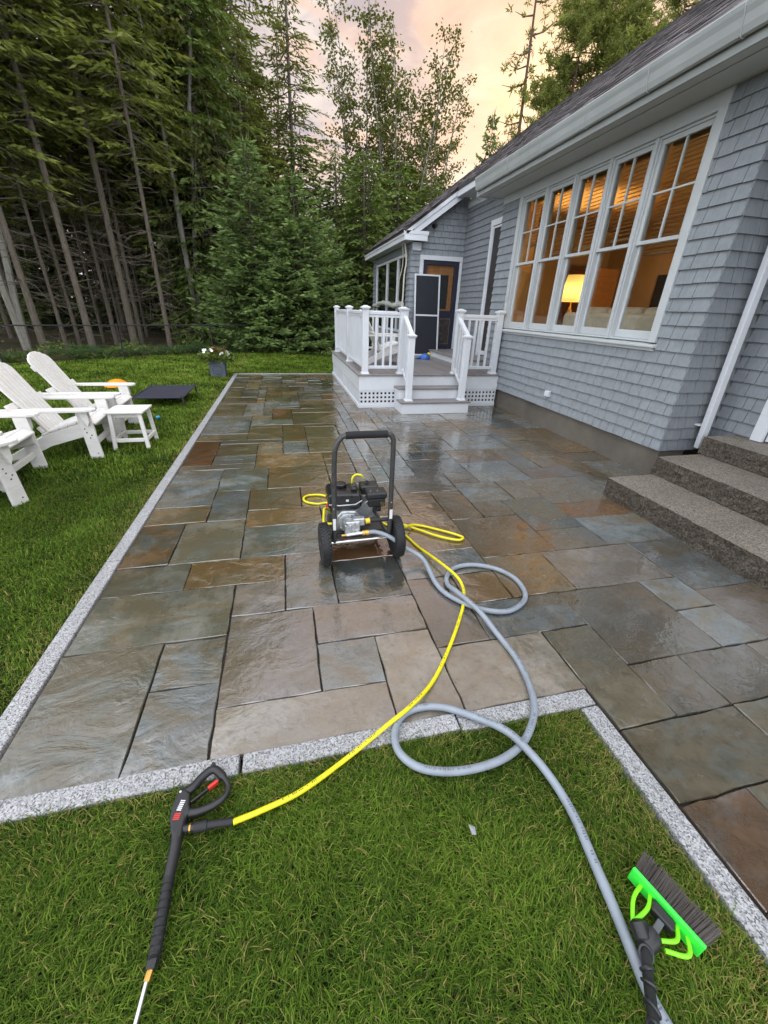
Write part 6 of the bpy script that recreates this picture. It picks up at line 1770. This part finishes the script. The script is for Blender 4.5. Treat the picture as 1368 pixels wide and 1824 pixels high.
plant_tree(SPR[1], (12.0, 27.0, ground_z(12, 27)), 1.0, (.8, .8, 1.95), 'dark pointed conifer just above the house roof')
plant_tree(PN[0], (15.1, 30, ground_z(15, 30)), 1.0, (.9, .9, 1.02), 'tall bare-trunked pine against the sunset')
plant_tree(PN[1], (21.2, 32, ground_z(21, 32)), 2.1, (1, 1, 1.0), 'bushy spreading pine above the house roof')
plant_tree(PN[1], (29.0, 35, ground_z(29, 35)), 4.4, (.9, .9, .95), 'second bushy pine mostly hidden by the house roof')

# far wood as one mass
fw = Leaves(); rf = random.Random(81)
for k in range(9000):
    a = rf.uniform(-.95, .80); d = rf.uniform(41, 62)
    x, y = d * math.sin(a), d * math.cos(a)
    top = 7.0 + (5.0 if a < -.12 else 0.0) + 1.6 * math.sin(a * 23) + 1.2 * math.sin(a * 61 + d)
    z = rf.uniform(0, 1) ** 1.1 * top
    fw.add((x, y, z + .5), (rf.gauss(0, 1), rf.gauss(0, 1), rf.gauss(-.3, .5)), rf.uniform(.7, 1.5), rf.uniform(.22, .42), min(1, max(0, rf.gauss(.30, .16))))
fo = fw.mesh('far_wood', m_hemlock, None, 5)
tag(fo, 'dark mass of far woodland behind the nearer trees', 'woods', kind='stuff')

# bare understorey of the wood: dead lower branches and saplings too many to count
bw = MB(); rb = random.Random(83)
for k in range(4200):
    y = rb.uniform(19.5, 36); x = rb.uniform(-.75, -.04) * y
    z = rb.uniform(0, 1) ** .8 * 7.0; a = rb.uniform(0, 6.28); l = rb.uniform(.5, 2.2)
    d = Vector((math.cos(a), math.sin(a), rb.gauss(-.05, .25))) if rb.random() < .8 else Vector((rb.gauss(0, .08), rb.gauss(0, .08), 1.0)) * 2.0
    p0 = Vector((x, y, z)); s_ = rb.uniform(.007, .016)
    e = p0 + d * l; m = p0.lerp(e, .5) + Vector((0, 0, -.06 * l))
    bw.add([p0 + Vector((0, 0, s_)), p0 - Vector((0, 0, s_)), m + Vector((0, 0, s_ * .7)), m - Vector((0, 0, s_ * .7)), e, p0 + Vector((s_, -s_, 0)), m + Vector((s_, -s_, 0))], [(0, 1, 3, 2), (2, 3, 4), (1, 5, 6, 3), (5, 0, 2, 6), (3, 6, 4), (6, 2, 4)])
bwo = bw.build('understorey', bark_mat('dead_wood', (0.14, 0.115, 0.09), (0.26, 0.22, 0.175)))  # dead twigs, their pale tone also standing in for haze between trunks
tag(bwo, 'grey-brown tangle of bare dead branches inside the wood', 'undergrowth', kind='stuff')

# ------------------------------------------------------------------ ferns and low plants along the fence
def fern(seed, n=9, size=.55):
    r = random.Random(seed); t = empty('fern', (0, 0, 0)); L = Leaves(); W = MB()
    for k in range(n):
        a = 6.283 * k / n + r.uniform(-.3, .3); l = size * r.uniform(.75, 1.15)
        pts = [Vector((math.cos(a) * l * f, math.sin(a) * l * f, l * (1.05 * f - .72 * f * f))) for f in [i / 10 for i in range(11)]]
        W.tube(pts[::2], [.006, .005, .004, .003, .002, .001], 4, caps=False)
        sv = Vector((-math.sin(a), math.cos(a), 0))
        for i in range(1, 11):
            wl_ = l * .30 * math.sin(math.pi * min(1, (i + 1.2) / 11)) + .02
            for sg in (-1, 1):
                L.add(pts[i], sv * sg + (pts[i] - pts[i - 1]).normalized() * .45 + Vector((0, 0, -.12)), wl_, .017, min(1, max(0, r.gauss(.5, .15))))
    W.build('stems', m_fern, t, center=False)
    L.mesh('fronds', m_fern, t, seed, flat=.9)
    return t
FN = [fern(91), fern(92, 11, .65)]
for f_ in FN: f_['used'] = 0
rf2 = random.Random(5)
fern_at = [(-6.1, 14.6, 1.5), (-5.4, 14.9, 1.2), (-4.1, 15.7, 1.0), (-3.6, 15.9, 1.2), (-3.0, 16.2, 1.1), (-2.5, 16.6, 1.2), (-2.1, 16.9, .9), (-4.9, 15.4, .9), (-6.9, 14.2, 1.0), (-7.6, 13.9, .9), (-1.9, 16.4, .8), (-5.0, 16.3, 1.0), (-3.3, 17.2, 1.1), (-6.4, 16.2, 1.0)]
for k, (x, y, s_) in enumerate(fern_at):
    plant_tree(FN[k % 2], (x, y, ground_z(x, y) + .02), rf2.uniform(0, 6), s_, ('large bright green fern in front of the grey trunks by the fence' if k == 0 else 'low green fern growing along the black fence'), 'fern', 'ferns along the fence')

# undergrowth at the foot of the spruces
ug = Leaves()
for k in range(2600):
    u = rf2.random(); x = -9.5 + 13 * u; y = (12.2 + (x + 9.5) * .62 if x < -3 else 16.4 + .15 * (x + 3)) + abs(rf2.gauss(0.9, 1.3)) + .5 * math.sin(x * 1.7) + .3 * math.sin(x * 4.1)
    ug.add((x, y, ground_z(x, y) + rf2.uniform(0, .20) * (1.1 + .9 * math.sin(x * 2.9 + y))), (rf2.gauss(0, 1), rf2.gauss(0, 1), abs(rf2.gauss(.6, .4))), rf2.uniform(.10, .22), rf2.uniform(.02, .045), min(1, max(0, rf2.gauss(.4, .2))))
uo = ug.mesh('undergrowth', m_hemlock, None, 6)
tag(uo, 'low tangled undergrowth at the edge of the wood', 'undergrowth', kind='stuff')

# planter flowers
fl_ = Leaves(); rp_ = random.Random(6)
for k in range(900):
    a = rp_.uniform(0, 6.28); rr_ = .36 * math.sqrt(rp_.random()); z = .36 + rp_.uniform(0, .30) * (1 - rr_ * 1.6)
    fl_.add((PX + rr_ * math.cos(a), PY + rr_ * math.sin(a), z), (math.cos(a) + rp_.gauss(0, .5), math.sin(a) + rp_.gauss(0, .5), rp_.gauss(.2, .6)), rp_.uniform(.07, .13), .026, min(1, max(0, rp_.gauss(.55, .2))))
po = fl_.mesh('foliage', m_hemlock, None, 3); po.parent = pt; po.location = -pt.location
rl = Leaves()
for k in range(46):
    a = rp_.uniform(0, 6.28)
    rl.add((PX + .08 * math.cos(a) + .05, PY + .08 * math.sin(a), .50 + rp_.uniform(0, .08)), (math.cos(a) * .7, math.sin(a) * .7, rp_.uniform(.3, 1)), rp_.uniform(.14, .26), .02, rp_.uniform(.8, 1))
m_bronze = leaf_shader('bronze_leaves', [(0, (0.10, 0.035, 0.02)), (1, (0.22, 0.10, 0.05))], trans=.3)
ro = rl.mesh('bronze_leaves', m_bronze, None, 4); ro.parent = pt; ro.location = -pt.location
m_petal = simple('white_petal', (.82, .82, .80), .6, rand=0)
for k, (dx, dy, dz) in enumerate(((-.27, -.05, .60), (-.22, -.12, .61), (-.25, -.16, .56), (-.09, -.15, .62), (-.06, -.2, .60), (.13, -.2, .52), (.16, -.18, .545), (.26, -.06, .56), (.29, -.1, .51), (.30, -.14, .48))):
    c_ = Vector((PX + dx, PY + dy, dz)); b = MB()
    for j in range(5):
        a = 1.2566 * j + k
        d_ = Vector((math.cos(a), math.sin(a) * .4 - .5, math.sin(a) * .8)).normalized(); s_ = d_.cross(Vector((0, -1, .4))).normalized()
        b.add([c_, c_ + d_ * .024 + s_ * .015, c_ + d_ * .042, c_ + d_ * .024 - s_ * .015], [(0, 1, 2, 3)])
    b.build('flower', m_petal, pt)

# ------------------------------------------------------------------ black fence
fence = empty('fence', (-4.67, 14.21, 0), label='low black wire fence with thin posts along the edge of the wood', cat='fence')
m_fence = simple('fence_black', (0.010, 0.010, 0.011), 0.5, rand=0)
fp = [(-11.6, 9.62), (-9.29, 11.15), (-6.98, 12.68), (-4.67, 14.21), (-2.36, 15.74), (-0.4, 17.0)]
for x, y in fp:
    MB().cyl((x, y, -.1), (x, y, .99), .024, 10).build('fence_post', m_fence, fence, smooth=True)
for (x0, y0), (x1, y1) in zip(fp, fp[1:]):
    MB().cyl((x0, y0, .94), (x1, y1, .94), .018, 8).build('top_rail', m_fence, fence, smooth=True)
    wb = MB(); L_ = math.hypot(x1 - x0, y1 - y0); n = int(L_ / .11)
    for k in range(1, n):
        f = k / n
        wb.bar((x0 + (x1 - x0) * f, y0 + (y1 - y0) * f, .02), (x0 + (x1 - x0) * f, y0 + (y1 - y0) * f, .93), .0022, .0022, (1, 0, 0))
    for k in range(8):
        wb.bar((x0, y0, .06 + k * .115), (x1, y1, .06 + k * .115), .0022, .0022)
    wb.build('wire_mesh', m_fence, fence)
